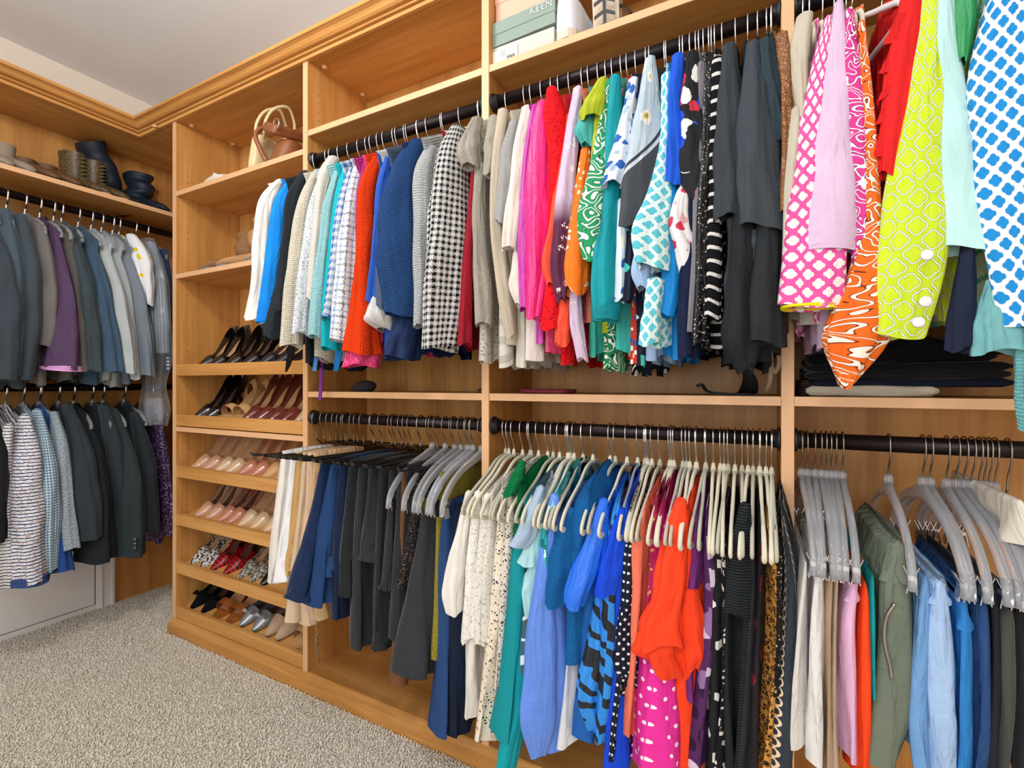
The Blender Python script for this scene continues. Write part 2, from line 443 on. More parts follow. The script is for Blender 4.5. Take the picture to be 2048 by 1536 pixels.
# ------------------------------------------------------------------ room shell
F = 1.19            # front plane of the long wall's closet units
BK = 1.48           # face of their back panels
LW = -2.95          # left wall plane
LF = -2.63          # front plane of the left wall's unit
CEIL = 2.643; SOF = 2.30
XR, YB = 1.75, -1.75
def wallmat(name, c, sc=140):
    def f(k):
        t = Mt(k, 0.9, 0.15); n = t.node('ShaderNodeTexCoord'); h = t.noise(n.outputs['Object'], sc, 3)
        t.color(t.mix(t.noise(n.outputs['Object'], 2.0, 2), c, tuple(min(1, x*1.03) for x in [int(c[i:i+2], 16)/255 for i in (1, 3, 5)])))
        t.bump(h, 0.12, 0.001); return t.m
    return mat(name, f)
WALLM = wallmat('beige_wall_paint', '#efe4d6'); CEILM = wallmat('ceiling_paint', '#eff4fd')
def carpetmat(k):
    t = Mt(k, 1.0, 0.05); n = t.node('ShaderNodeTexCoord'); v = n.outputs['Object']
    a = t.noise(v, 5, 3); b = t.noise(v, 90, 2, 0.7)
    t.color(t.mix(b, t.mix(a, '#ddd2bc', '#e6dcc9'), '#f8f1e4'))
    t.bump(t.noise(v, 260, 2), 0.4, 0.003); return t.m
CARPET = mat('beige_carpet', carpetmat)
struct(MB().box(LW, XR, YB, BK+0.05, -0.06, 0.0).build('floor', CARPET), 'beige carpet floor')
struct(MB().box(LW-0.1, XR+0.1, YB-0.1, BK+0.15, CEIL, CEIL+0.08).build('ceiling', CEILM), 'pale grey painted ceiling')
struct(MB().box(LW-0.1, LW, YB, BK+0.1, 0, CEIL).build('wall_left', WALLM), 'beige painted left wall')
struct(MB().box(LW-0.1, XR+0.1, BK+0.02, BK+0.12, 0, CEIL).build('wall_back', WALLM), 'beige wall behind the closet units')
struct(MB().box(XR, XR+0.1, YB, BK+0.1, 0, CEIL).build('wall_right', WALLM), 'beige right wall')
m = MB(); wx0, wx1, wz0, wz1 = -1.65, 0.55, 0.72, 2.36
m.box(LW-0.1, wx0, YB-0.1, YB, 0, CEIL).box(wx1, XR+0.1, YB-0.1, YB, 0, CEIL).box(wx0, wx1, YB-0.1, YB, 0, wz0).box(wx0, wx1, YB-0.1, YB, wz1, CEIL)
struct(m.build('wall_rear', WALLM), 'beige wall behind the camera')
wroot = struct(link('added_window_1', None, loc=((wx0+wx1)/2, YB-0.05, wz0)), 'added window behind the camera for the fill light')  # unseen window, added so the fill light has an opening to enter by
m = MB(); fw = (wx1-wx0)/2; fh = wz1-wz0
for a, b, c, d in ((-fw, fw, 0, .06), (-fw, fw, fh-.06, fh), (-fw, -fw+.06, 0, fh), (fw-.06, fw, 0, fh), (-.02, .02, 0, fh)): m.box(a, b, -.05, .03, c, d)
m.build('added_window_frame', WHITEPAINT, wroot)
for lx, ly in LAMPS:
    t_ = thing('ceiling_lamp', 'white flush ceiling lamp over the middle of the closet floor' if lx < -.5 else 'white flush ceiling lamp above where the photographer stands', 'lamp', (lx, ly, CEIL))
    a = np.arange(0, 33)*2*PI/32
    V, Fc = tube_np(np.stack([0.2*np.cos(a), 0.2*np.sin(a), np.full(33, -0.025)], 1), 0.022, 10, False)
    link('rim', mesh_np('rim', V, Fc), WHITEPAINT, t_)
    V, Fc = tube_np([(0, 0, 0), (0, 0, -.02), (0, 0, -.035)], [.19, .19, .03], 32); link('ceiling_plate', mesh_np('ceiling_plate', V, Fc), WHITEPAINT, t_)
# carpet pile: short leaning tufts where the floor shows
nx, ny = 400, 330
gx = np.linspace(LW+0.01, -0.35, nx); gy = np.linspace(-0.05, BK-.01, ny+70)
cx, cy = np.meshgrid(gx, gy); cx = (cx+RNG.uniform(-.004, .004, cx.shape)).ravel(); cy = (cy+RNG.uniform(-.003, .003, cy.shape)).ravel()
rt = cx*CT+cy*ST; fwd = -cx*ST+cy*CT
keep = ((cy < F-.022) | (cx < -2.37)) & (cx > LW+.04) & (fwd > 0.4) & (np.abs(rt/np.maximum(fwd, .01)) < 1.3) & (CAMZ/np.maximum(fwd, .01)*FPX < 950)
cx, cy = cx[keep], cy[keep]; n = len(cx)
a0 = RNG.uniform(0, 2*PI, n); hgt = RNG.uniform(.005, .010, n); lean = RNG.uniform(.002, .006, n); la = RNG.uniform(-.8, 1.4, n); r0 = RNG.uniform(.0035, .0055, n)
V = np.empty((n, 6, 3))
for j in range(3):
    aj = a0+j*2*PI/3
    V[:, j] = np.stack([cx+r0*np.cos(aj), cy+r0*np.sin(aj), np.full(n, -.001)], 1)
    V[:, j+3] = np.stack([cx+lean*np.cos(la)+.6*r0*np.cos(aj+.7), cy+lean*np.sin(la)+.6*r0*np.sin(aj+.7), hgt], 1)
base = (np.arange(n)*6)[:, None]
Fq = np.concatenate([base+np.array([[0, 1, 4, 3]]), base+np.array([[1, 2, 5, 4]]), base+np.array([[2, 0, 3, 5]])]).tolist()+(base+np.array([[3, 4, 5]])).tolist()
pile = link('carpet_pile', mesh_np('carpet_pile', V.reshape(-1, 3), Fq), CARPET)
pile['kind'] = 'stuff'; tag(pile, 'short beige carpet pile covering the floor', 'carpet')

# ------------------------------------------------------------------ closet units on the long wall
TK = 0.0254; ST_ = 0.021
DV = [-2.334, -1.473, -0.708, 0.053, 0.838]
UN = ['closet shoe tower with slanted shelves in the corner of the closet', 'closet bay with two rods just right of the shoe tower',
      'middle closet bay with two rods and shoe boxes on top', 'rightmost closet bay with two rods and folded trousers']
RODY = 1.212; RODU = 1.945; RODL = 0.998; RR = 0.0165
def shelf(parent, x0, x1, ztop, name='shelf', y1=BK):
    o = MB().box(x0, x1, F, y1, ztop-ST_, ztop).build(name, WX, parent, bevel=.001)
    MB().box(x0, x1, F-.0015, F-.0002, ztop-ST_+.0005, ztop-.0005).build('edge_band', EDGE, o)
    return
def rod(parent, a, b, axis):
    d = np.asarray(b, float)-np.asarray(a, float); L = np.linalg.norm(d); u = d/L
    V, Fc = tube_np([a, b], RR, 24); r = link('rod', mesh_np('rod', V, Fc), BRONZE, parent)
    for p, s in ((np.asarray(a), 1), (np.asarray(b), -1)):
        V, Fc = tube_np([p, p+u*s*.006, p+u*s*.0065, p+u*s*.02], [.026, .026, .0205, .0205], 20)
        link('rod_flange', mesh_np('rod_flange', V, Fc), BLACKPL, r)
def cams(parent, pts):
    for p in pts:
        V, Fc = tube_np([np.array(p), np.array(p)+[0, 0, -.008]], [.011, .009], 12)
        link('cam_cover', mesh_np('cam_cover', V, Fc), EDGE, parent)
def holes(parent, x, s, z0, z1):
    mb = MB()
    for yy in (F+.045, BK-.05):
        for z in np.arange(z0, z1, .032): mb.disc((x+s*.0004, yy, z), (s, 0, 0), .0022, 8)
    o = mb.build('pin_holes', simple('pin_hole', '#6b4520', 0.9), parent); o['kind'] = 'stuff'
UNITS = []
for i in range(4):
    x0, x1 = DV[i]+TK/2, DV[i+1]-TK/2
    u = thing('closet_unit', UN[i], 'closet unit', (0, 0, 0)); UNITS.append(u)
    MB().box(DV[i]-TK/2, DV[i]+TK/2, F-.002, BK, 0.0, SOF).build('side_panel', WZ, u, bevel=.0015)
    MB().box(DV[i]-TK/2+.001, DV[i]+TK/2-.001, F-.004, F-.002, 0.07, SOF).build('edge_band', EDGE, u)
    if i == 3: MB().box(DV[4]-TK/2, DV[4]+TK/2, F-.002, BK, 0.0, SOF).build('side_panel', WZ, u, bevel=.0015)
    MB().box(x0, x1, BK, BK+.012, 0.0, SOF).build('back_panel', WZ, u)
    MB().box(x0, x1, F, BK, SOF, SOF+.022).build('top_panel', WX, u)
    MB().box(x0, x1, F-.001, BK, .048, .07).build('bottom_panel', WX, u)
    cams(u, [(x0+.028, F+.05, SOF), (x0+.028, BK-.05, SOF)])
    holes(u, x0, 1, 0.15, 2.25)
    if i > 0:
        shelf(u, x0, x1, 2.045); shelf(u, x0, x1, 1.093)
        rod(u, (x0, RODY, RODU), (x1, RODY, RODU), 'X'); rod(u, (x0, RODY, RODL), (x1, RODY, RODL), 'X')
    else:
        shelf(u, x0, x1, 1.984); shelf(u, x0, x1, 1.613); shelf(u, x0, x1, .929, 'fixed_shelf')
SLOPE = math.radians(17)
RAILS = [1.207, .983, .753, .538, .322, .122]
u = UNITS[0]; x0, x1 = DV[0]+TK/2, DV[1]-TK/2
for zt in RAILS:
    MB().box(x0, x1, F, F+.019, zt-.05, zt).build('shoe_rail', WX, u, bevel=.001)
    mb = MB(); c, s = math.cos(SLOPE), math.sin(SLOPE); z0 = zt-.02; ln = (BK-F-.02)/c
    mb.box(x0, x1, 0, ln, -.018, 0)
    o = mb.build('slanted_shelf', WX, u, loc=(0, F+.019, z0), rot=(SLOPE, 0, 0))
# crown moulding and base moulding, mitred at the inner corner
CROWN = [(0, 2.296), (.011, 2.296), (.011, 2.308), (.002, 2.310), (.002, 2.313), (.015, 2.315), (.018, 2.319), (.015, 2.323), (.006, 2.325), (.006, 2.328), (.021, 2.330), (.027, 2.335), (.030, 2.342), (.034, 2.348), (.043, 2.352), (.048, 2.353), (.048, 2.366), (0, 2.366)]
CROWN = [(p*1.05, SOF-.004+(z-2.296)*1.0) for p, z in CROWN]
def moulding(name, prof, A, B, nA, nB, label):
    V = []; n = len(prof)
    for base, nn in ((A, nA), (B, nB)):
        for p, z in prof: V.append((base[0]+nn[0]*p, base[1]+nn[1]*p, z))
    Fm = [(j, (j+1) % n, n+(j+1) % n, n+j) for j in range(n)]+[tuple(range(n-1, -1, -1)), tuple(range(n, 2*n))]
    o = link(name, mesh_np(name, V, Fm, smooth=False), WX if abs(A[1]-B[1]) < .01 else WY)
    return struct(o, label)
moulding('trim_1', CROWN, (LF, F), (XR, F), (1, -1), (0, -1), 'honey wood crown moulding along the long wall')
moulding('trim_2', CROWN, (LF, -1.2), (LF, F), (1, 0), (1, -1), 'honey wood crown moulding along the left wall')
BASE = [(0, 0), (.017, 0), (.017, .034), (.014, .036), (.017, .039), (.017, .043), (.012, .047), (.010, .054), (.005, .060), (.004, .066), (0, .068)]
moulding('baseboard_back', BASE, (DV[0]-TK/2, F), (DV[4]+TK/2, F), (-1, -1), (0, -1), 'stepped wooden base moulding under the closet units')
moulding('baseboard_corner', BASE, (DV[0]-TK/2, BK), (DV[0]-TK/2, F), (-1, 0), (-1, -1), 'wooden base moulding round the side of the shoe tower')

# ------------------------------------------------------------------ unit on the left wall
lu = thing('closet_unit', 'double hanging closet unit along the left wall with boots on its shelf', 'closet unit', (0, 0, 0))
LY0 = -0.6; LRX = -2.745; LRU = 1.905; LRL = 1.105
MB().box(LW+.002, LW+.014, LY0, BK+.01, 0, SOF).build('back_panel', WZ, lu)
MB().box(LW+.014, DV[0]-TK/2, BK-.004, BK+.012, 0, SOF).build('corner_panel', WZ, lu)
MB().box(LW+.014, LF+.001, LY0, BK-.004, 1.985-ST_, 1.985).build('shelf', WY, lu, bevel=.001)
MB().box(LF+.0012, LF+.0026, LY0, BK-.004, 1.985-ST_+.0005, 1.9845).build('edge_band', EDGE, lu)
MB().box(LW, LF, LY0, BK, SOF, SOF+.022).build('top_panel', WY, lu)
MB().box(LF, DV[0]-TK/2, F, BK, SOF, SOF+.022).build('corner_top_panel', WY, lu)
MB().box(LW+.014, LF, LY0-.025, LY0, 0, SOF).build('side_panel', WZ, lu)
cams(lu, [PX(310, 287, -2.45)*[1, 1, 0]+[0, 0, SOF]])
rod(lu, (LRX, LY0, LRU), (LRX, BK-.004, LRU), 'Y'); rod(lu, (LRX, LY0, LRL), (LRX, BK-.004, LRL), 'Y')
# white hatch door with casing low on the left wall
d1 = struct(link('door_1', None, loc=(LW+.014, 0, 0)), 'white panel door low on the left wall behind the jackets')
MB().box(0, .018, -.4, 1.125, .03, .86).build('door_leaf', WHITEPAINT, d1, bevel=.003)
m = MB(); m.box(0, .03, 1.13, 1.205, 0, .94); m.box(.03, .036, 1.14, 1.152, 0, .94); m.box(.03, .036, 1.185, 1.198, 0, .94); m.build('casing', WHITEPAINT, d1, bevel=.003)
MB().box(0, .03, -.47, 1.13, .865, .94).build('casing', WHITEPAINT, d1, bevel=.003)
MB().box(0, .022, -.4, 1.13, 0, .026).build('threshold', WHITEPAINT, d1, bevel=.003)
# ------------------------------------------------------------------ hangers
HP = [(0,0,-.082),(0,0,-.06),(0,-.004,-.046),(0,-.014,-.03),(0,-.0195,-.010),(0,-.0188,.006),(0,-.012,.0168),(0,0,.0208),(0,.012,.0168),(0,.0188,.006),(0,.0195,-.006)]
V, Fc = tube_np(smooth_path(HP, 30), .0017, 6); HOOK = mesh_np('hook', V, Fc); HOOK.materials.append(CHROME)
V, Fc = tube_np(smooth_path(HP, 30), .0017, 6); HOOKN = mesh_np('hook', V, Fc); HOOKN.materials.append(NICKEL)
V, Fc = tube_np(smooth_path(HP, 30), .003, 6); V[:, 0] *= 1.5; V = V*[1, 1, 1]; HOOKF = mesh_np('hook', V, Fc); HOOKF.materials.append(CHROME)
def loop_pts(half, zt, zb, drop):
    r = [(0, .0, zt), (0, .045, zt-.008), (0, .10, zt-drop*.42), (0, half-.04, zt-drop*.8), (0, half-.012, zt-drop*1.0), (0, half, zt-drop*1.22), (0, half-.006, zb+.004), (0, half-.028, zb), (0, half*.5, zb), (0, 0, zb)]
    l = [(x, -y, z) for x, y, z in r[::-1]]
    return r+l[1:]
def hbody(pts, n, rad, flat, mat_, name, extra=None):
    V, Fc = tube_np(smooth_path(pts, n), rad, 8, False); V[:, 0] *= flat
    if extra: 
        k = len(V); V = np.concatenate([V, extra[0]]); Fc = Fc+[tuple(i+k for i in f) for f in extra[1]]
    me = mesh_np(name, V, Fc); me.materials.append(mat_); return me
stem = tube_np([(0,0,-.064),(0,0,-.076),(0,0,-.086)], [.0035,.006,.007], 8)
BODY_FL = hbody(loop_pts(.214, -.082, -.212, .100), 90, .0062, .62, FLOCK, 'hanger_body', stem)
BODY_FL2 = hbody(loop_pts(.212, -.082, -.208, .098), 90, .0062, .62, FLOCK2, 'hanger_body', stem)
BODY_SH = hbody(loop_pts(.165, -.082, -.18, .08), 90, .006, .6, FLOCK, 'hanger_body', stem)
BODY_WP = hbody(loop_pts(.2, -.085, -.2, .085), 90, .006, .8, WHITEPL, 'hanger_body', stem)
def clear_body(drop, half):
    mb = MB(); pr = smooth_path([(0, -half-.002, -.08-drop*1.32), (0, -half+.004, -.08-drop), (0, -half*.82, -.08-drop*.62), (0, -half*.55, -.08-drop*.30), (0, -half*.25, -.08-drop*.10), (0, 0, -.074),
      (0, half*.25, -.08-drop*.10), (0, half*.55, -.08-drop*.30), (0, half*.82, -.08-drop*.62), (0, half-.004, -.08-drop), (0, half+.002, -.08-drop*1.32)], 41)
    T = np.gradient(pr, axis=0); T /= np.linalg.norm(T, axis=1)[:, None]; nn = np.stack([0*T[:, 0], T[:, 2], -T[:, 1]], 1)
    hs = np.interp(np.abs(np.linspace(-1, 1, 41)), [0, .12, .3, .8, 1], [.034, .026, .019, .019, .014])
    V = []; aa = np.arange(10)*2*PI/10
    for p, h, q in zip(pr, hs, nn):
        for x in aa: V.append(p+np.array([.0062*np.sign(math.cos(x))*abs(math.cos(x))**.5, 0, 0])+q*h*(.5+.5*math.sin(x)))
    mb.add(V, grid_faces(41, 10)+[tuple(range(9, -1, -1)), tuple(range(400, 410))])
    mb.tube([(0, 0, -.082), (0, 0, -.066), (0, 0, -.062)], [.009, .008, .005], 10)
    me = mesh_np('hanger_body', mb.V, mb.F, smooth=True); me.materials.append(CLEAR); return me
BODY_CL = clear_body(.11, .20); BODY_CLJ = clear_body(.075, .195)
mb = MB()
for s in (-1, 1):
    V = [(s*.010,-.007,.016),(s*.0115,-.007,.016),(s*.0035,-.009,-.004),(s*.002,-.009,-.004),(s*.006,-.009,-.03),(s*.0075,-.009,-.03)]
    V = V+[(x,-y,z) for x,y,z in V]
    mb.add(V, [(0,1,2,3),(3,2,5,4),(6,9,8,7),(9,10,11,8),(0,6,7,1),(1,7,8,2),(2,8,11,5),(5,11,10,4),(4,10,9,3),(3,9,6,0)])
mb.tube([(0,-.008,-.003),(0,.008,-.003)], .0045, 8)
CLIP = mesh_np('clip', mb.V, mb.F, smooth=False); CLIP.materials.append(CHROME)
V, Fc = tube_np(smooth_path([(0,0,-.075),(0,.004,-.082),(0,.10,-.097),(0,.185,-.105),(0,.2,-.112),(0,.185,-.12)], 24), .0021, 6); FR_SL = mesh_np('wire_arm', V, Fc); FR_SL.materials.append(NICKEL)
FR_SLB = mesh_np('wire_arm', V, Fc); FR_SLB.materials.append(BLACKPL)
V, Fc = tube_np([(0,.185,-.12),(0,0,-.118),(0,-.19,-.114),(0,-.235,-.108),(0,-.247,-.10)], [.0035,.004,.004,.004,.0032], 8); BAR_SL = mesh_np('trouser_bar', V, Fc); BAR_SL.materials.append(BLACKPL)

RACK = dict(
 U1=dict(z=RODU, d=(.30, .95), y0=(1.02, 1.05), px=(500, 950), ph='the upper rod by the shoe tower', hg='short', e=(0, -1)),
 U2=dict(z=RODU, d=(.62, .78), y0=(1.02, 1.0), px=(900, 1600), ph='the upper middle rod', hg='short', e=(0, -1)),
 U3=dict(z=RODU, d=(1.0, .08), y0=(.99, .97), px=(1500, 2100), ph='the upper right rod', hg='white', e=(0, -1)),
 L1=dict(z=RODL, d=(.35, .94), y0=(1.08, 1.07), px=(500, 950), ph='the lower rod by the shoe tower', hg='slack', e=(0, -1)),
 L2=dict(z=RODL, d=(.75, .66), y0=(1.04, 1.04), px=(900, 1600), ph='the lower middle rod', hg='flock', e=(0, -1)),
 L3=dict(z=RODL, d=(1.0, .08), y0=(1.04, 1.04), px=(1500, 2100), ph='the lower right rod', hg='clip', e=(0, -1)),
 LU=dict(z=LRU, d=(.95, .30), x0=-2.56, ph='the left wall upper rod', hg='clear', e=(1, 0)),
 LL=dict(z=LRL, d=(.95, .30), x0=-2.56, ph='the left wall lower rod', hg='clear', e=(1, 0)))
for k in RACK: dd = np.array(RACK[k]['d'], float); RACK[k]['d'] = dd/np.linalg.norm(dd)
def anchor(rk, px):
    r = RACK[rk]
    if 'x0' in r: return np.array([r['x0'], y_at(px, r['x0'])])
    y = np.interp(px, r['px'], r['y0']); return np.array([x_at(px, y), y])
HNAME = dict(flock=('hanger', 'slim cream flocked hanger', HOOK, BODY_FL), flock2=('hanger', 'slim grey flocked hanger', HOOK, BODY_FL2), short=('hanger', 'narrow cream hanger', HOOK, BODY_SH), white=('hanger', 'white plastic hanger', HOOK, BODY_WP),
             clear=('hanger', 'clear acrylic hanger', HOOKF, BODY_CLJ), clip=('clip_hanger', 'clear acrylic clip hanger', HOOKN, BODY_CL), slack=('trouser_hanger', 'open-ended trouser hanger', HOOKN, None))
HC = [0]
def hanger(rk, A, desc, kind=None, yaw=None, label=None):
    r = RACK[rk]; kind = kind or r['hg']; nm, ad, hook, body = HNAME[kind]
    if r['e'] == (0, -1): loc = (A[0], RODY, r['z']); base = 0.0
    else: loc = (LRX, A[1], r['z']); base = PI/2
    yaw = random.uniform(-.05, .05) if yaw is None else yaw
    HC[0] += 1
    h = thing(nm, label or '%s carrying the %s' % (ad, desc), 'hanger', loc, (0, 0, base+yaw), 'hangers on '+r['ph'])
    link('hook', hook, None, h)
    if body: link('body', body, None, h)
    if kind == 'slack':
        link('wire_arm', FR_SL if random.random() < .45 else FR_SLB, None, h); link('trouser_bar', BAR_SL, None, h)
    if kind == 'clip':
        for s in (-1, 1): link('clip', CLIP, None, h, loc=(0, s*.178, -.204))
    return h
# ------------------------------------------------------------------ cloth shapes
def sleeve(parent, st, A, d, m_, loc, name='sleeve', depth=.62, cols=36, rows=34, fold=.11, wave=.006, seed=0, open_=True):
    rs = np.random.RandomState(seed+17)
    a = []
    for s in st:
        p = ray_plane(s[0], s[1], A, d); a.append([*p, s[2]/px_per_m(p, d)])
    a = smooth_path(a, rows); bh = np.array([-d[1], d[0]]); ph = np.arange(cols)*2*PI/cols
    R = np.empty((rows, cols, 3)); t = np.linspace(0, 1, rows)
    p1, p2, p3 = rs.uniform(0, 6.28, 3); k1, k2 = rs.choice([3, 4, 5]), rs.choice([5, 6, 7])
    for i in range(rows):
        ra = max(a[i, 3], .004); rb = min(max(ra*depth, .012), .055)
        amp = fold*(.25+.75*t[i])
        f = 1+amp*np.sin(k1*ph+p1+2.2*t[i])+.6*amp*np.sin(k2*ph+p2-3.5*t[i])+.05*np.sin(17*t[i]+p3+2*ph)*np.sin(PI*t[i])+.45*amp*np.sin(9*ph+p3+1.7*np.sin(5*t[i]))
        R[i, :, 0] = a[i, 0]+ra*f*np.cos(ph)*d[0]+rb*f*np.sin(ph)*bh[0]
        R[i, :, 1] = a[i, 1]+ra*f*np.cos(ph)*d[1]+rb*f*np.sin(ph)*bh[1]
        R[i, :, 2] = a[i, 2]+wave*(t[i]**4)*np.sin(2*ph+p2)+.35*ra*t[i]**3*np.cos(ph)*(-.12)
    if open_:
        c = R[-1].mean(0); r1 = c+(R[-1]-c)*.94; r2 = R[-3]*.97+R[-3].mean(0)*.03+0; r2 = R[-3].mean(0)+(R[-3]-R[-3].mean(0))*.9
        r3 = R[-6].mean(0)+(R[-6]-R[-6].mean(0))*.8
        inner = np.stack([r1, r2, r3])
    else: inner = None
    top = R[0].mean(0)+(R[0]-R[0].mean(0))*.35+[0, 0, .006]
    R = np.concatenate([top[None], R])
    return loft(name, R, m_, parent, True, open_ is False, loc, inner)
def band(parent, st, A, d, m_, loc, y0, y1, grow=1.06, name='cuff', depth=.8):
    """a short ring of cloth round a sleeve between two heights (photo rows)"""
    ys = [s[1] for s in st]
    S = [(np.interp(y, ys, [s[0] for s in st]), y, np.interp(y, ys, [s[2] for s in st])*grow) for y in np.linspace(y0, y1, 4)]
    return sleeve(parent, S, A, d, m_, loc, name, depth, rows=8, fold=.02, wave=.002, seed=3)
def body(parent, rk, A, m_, loc, zhem, hw=.198, hwh=None, ht=.020, fl=1.3, ztop=None, fold=.010, wave=.012, seed=0, shift=0.0, neck=.035, drop=.098, name='body', near=0.0):
    r = RACK[rk]; e = np.array(r['e'], float); l = np.array([abs(e[1]), abs(e[0])]); rs = np.random.RandomState(seed+5)
    hwh = hwh or .152; zt = ztop if ztop is not None else r['z']-.066
    if e[1]: C = np.array([A[0], RODY])
    else: C = np.array([LRX, A[1]])
    rows, cols = 26, 44; ph = np.arange(cols)*2*PI/cols; t = np.linspace(0, 1, rows)**1.15
    p = rs.uniform(0, 6.28, 6); R = np.empty((rows, cols, 3))
    c, s = np.cos(ph), np.sin(ph)
    for i in range(rows):
        h = hw+(hwh-hw)*min(1, t[i]/.28)**.75
        th = max(ht*(.18+.82*min(1, t[i]/.14)**.6), .0095 if i else .004)*(1+(fl-1)*t[i])
        a = h*np.sign(c)*np.abs(c)**.8; aa = np.abs(a)
        zt_ = zt-drop*np.clip((aa-neck)/(hw-neck+1e-6), 0, 1)**.95-.02*np.clip(1-aa/(neck+1e-6), 0, 1)
        z = zt_*(1-t[i])+(zhem+wave*np.sin(9*a/.2+p[0]))*t[i]
        am = fold*t[i]**.7
        b = th*np.sign(s)*np.abs(s)**.65+am*np.sin(2*PI*a/.075+p[1]+1.3*t[i])+.6*am*np.sin(2*PI*a/.13+p[2]-2*t[i])+.35*am*np.sign(s)*np.sin(2*PI*a/.05+p[3])
        b = b+shift*t[i]
        R[i, :, 0] = C[0]+e[0]*(a+near*t[i])+l[0]*b; R[i, :, 1] = C[1]+e[1]*(a+near*t[i])+l[1]*b; R[i, :, 2] = z
    inn = R[-1].mean(0)+(R[-1]-R[-1].mean(0))*[.9, .985, 1]+[0, 0, .004]; up = R[-4].mean(0)+(R[-4]-R[-4].mean(0))*[.75, .97, 1]
    return loft(name, R, m_, parent, True, False, loc, np.stack([inn, up]))
def drape(parent, rk, st, A, m_, loc, depth=.36, drop=.05, name='body', fold=.006, wave=.01, seed=0, square=False, front=None):
    """cloth whose near edge follows measured stations; it runs back from there towards the wall"""
    r = RACK[rk]; d = r['d']; e = np.array(r['e'], float); l = np.array([abs(e[1]), abs(e[0])]); rs = np.random.RandomState(seed+9)
    a = []
    for s in st:
        p = ray_plane(s[0], s[1], A, d); a.append([*p, s[2]/px_per_m(p, l), s[3] if len(s) > 3 else depth])
    rows, cols = 34, 44; a = smooth_path(a, rows); ph = np.arange(cols)*2*PI/cols; t = np.linspace(0, 1, rows)
    c, s = np.cos(ph), np.sin(ph); p = rs.uniform(0, 6.28, 6); R = np.empty((rows, cols, 3))
    for i in range(rows):
        th = max(a[i, 3], .004); hd = a[i, 4]/2
        if i < 3: th *= (.35, .7, .9)[i]
        off = hd*np.sign(c)*np.abs(c)**.85                     # +: near end
        am = fold*t[i]**.6
        b = th*np.sign(s)*np.abs(s)**.6+am*np.sin(2*PI*off/.085+p[1]+1.6*t[i])+.6*am*np.sin(2*PI*off/.14+p[2]-2*t[i])
        b = b+.22*th*np.sin(5*ph+p[4]+3*t[i])*t[i]**.5+.12*th*np.sin(11*ph+p[5]+2*np.sin(4*t[i]))*t[i]**.5
        q = off-hd*.97                                          # distance behind the near edge
        R[i, :, 0] = a[i, 0]+e[0]*q+l[0]*b; R[i, :, 1] = a[i, 1]+e[1]*q+l[1]*b
        R[i, :, 2] = a[i, 2]+drop*(1-np.abs(c)**1.5)*(1-t[i])**2.5+wave*t[i]**4*np.sin(2*PI*off/.12+p[3])+.012*t[i]**3*(1-(c+1)/2)
    inn = R[-1].mean(0)+(R[-1]-R[-1].mean(0))*[.9, .97, 1]+[0, 0, .003]; up = R[-4].mean(0)+(R[-4]-R[-4].mean(0))*[.75, .95, 1]
    return loft(name, R, m_, parent, True, False, loc, np.stack([inn, up]))
SEED = [100]; NOBODY = object()
def G(rk, desc, cat, m_, sl=None, by=None, dr=None, name=None, hg='auto', body_m=None, bkw=None, skw=None, ai=1, label=None, clamp=None):
    """one hanging garment and its hanger. sl: sleeve stations, by: photo row of the body's hem, dr: near-edge stations"""
    SEED[0] += 1; sd = SEED[0]; r = RACK[rk]; bkw = dict(bkw or {}); skw = dict(skw or {})
    st0 = (sl[0] if sl else dr[0]); A = anchor(rk, st0[min(ai, len(st0)-1)][0])
    Ah = A.copy()
    lo, hi = {'1': (DV[1]+.028, DV[2]-.03), '2': (DV[2]+.028, DV[3]-.03), '3': (DV[3]+.028, DV[4]-.03)}.get(rk[1], (-9, 9))
    Ah[0] = min(max(Ah[0], lo), hi)
    if clamp is not None: Ah[0] = clamp
    loc = (Ah[0], RODY, r['z']-.08) if r['e'] == (0, -1) else (LRX, A[1], r['z']-.08)
    g = thing(name or cat.split()[-1], label or '%s on %s' % (desc, r['ph']), cat, loc, group='clothes on '+r['ph'])
    g['sl'] = 0; del g['sl']
    if by is not None and by is not NOBODY:
        pxb = st0[-1][0]
        zh = (z_at(pxb, by, Y=1.08) if r['e'] == (0, -1) else z_at(pxb, by, X=-2.62))
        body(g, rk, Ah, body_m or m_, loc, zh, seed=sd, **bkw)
    if sl:
        for j, s in enumerate(sl): sleeve(g, s, A, r['d'], m_, loc, seed=sd+j*31, **skw)
    if dr:
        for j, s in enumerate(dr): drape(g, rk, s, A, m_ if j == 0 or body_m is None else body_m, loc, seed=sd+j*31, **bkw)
    if hg: hanger(rk, Ah, desc, None if hg == 'auto' else hg)
    return g, A, loc
# ------------------------------------------------------------------ upper rod, bay beside the shoe tower
CREAM = knit('#ddd6c6', '#b9b09c', 240); d1_ = RACK['U1']['d']
J = dict(ht=.016, fl=1.3, fold=.006)
G('U1', 'off-white cardigan with frilled cuff', 'cardigan', plain('#e6e0d6'), [[(560,362,8),(540,392,15),(523,480,16),(515,580,15),(508,640,19)]], 640, bkw=J)
s_ = [(583,362,8),(566,400,16),(553,480,17),(540,580,17),(531,645,18)]
g, A, L = G('U1', 'bright azure blue sweater', 'sweater', plain('#1480d6', .9, .4, .5), [s_], 630, bkw=J); band(g, s_, A, d1_, plain('#0f78cf', .9, .3, .5), L, 602, 646)
g, A, L = G('U1', 'black blazer with striped lining', 'blazer', wool('#23262b'), [[(612,345,9),(592,385,14),(577,470,12),(566,560,10),(560,620,9)]], 735, bkw=J)
G('U1', 'charcoal ribbed cardigan', 'cardigan', knit('#3d464c', '#191e22', 420, True), [[(596,400,8),(574,500,12),(562,580,14),(548,640,17),(543,676,17)]], 690, bkw=J)
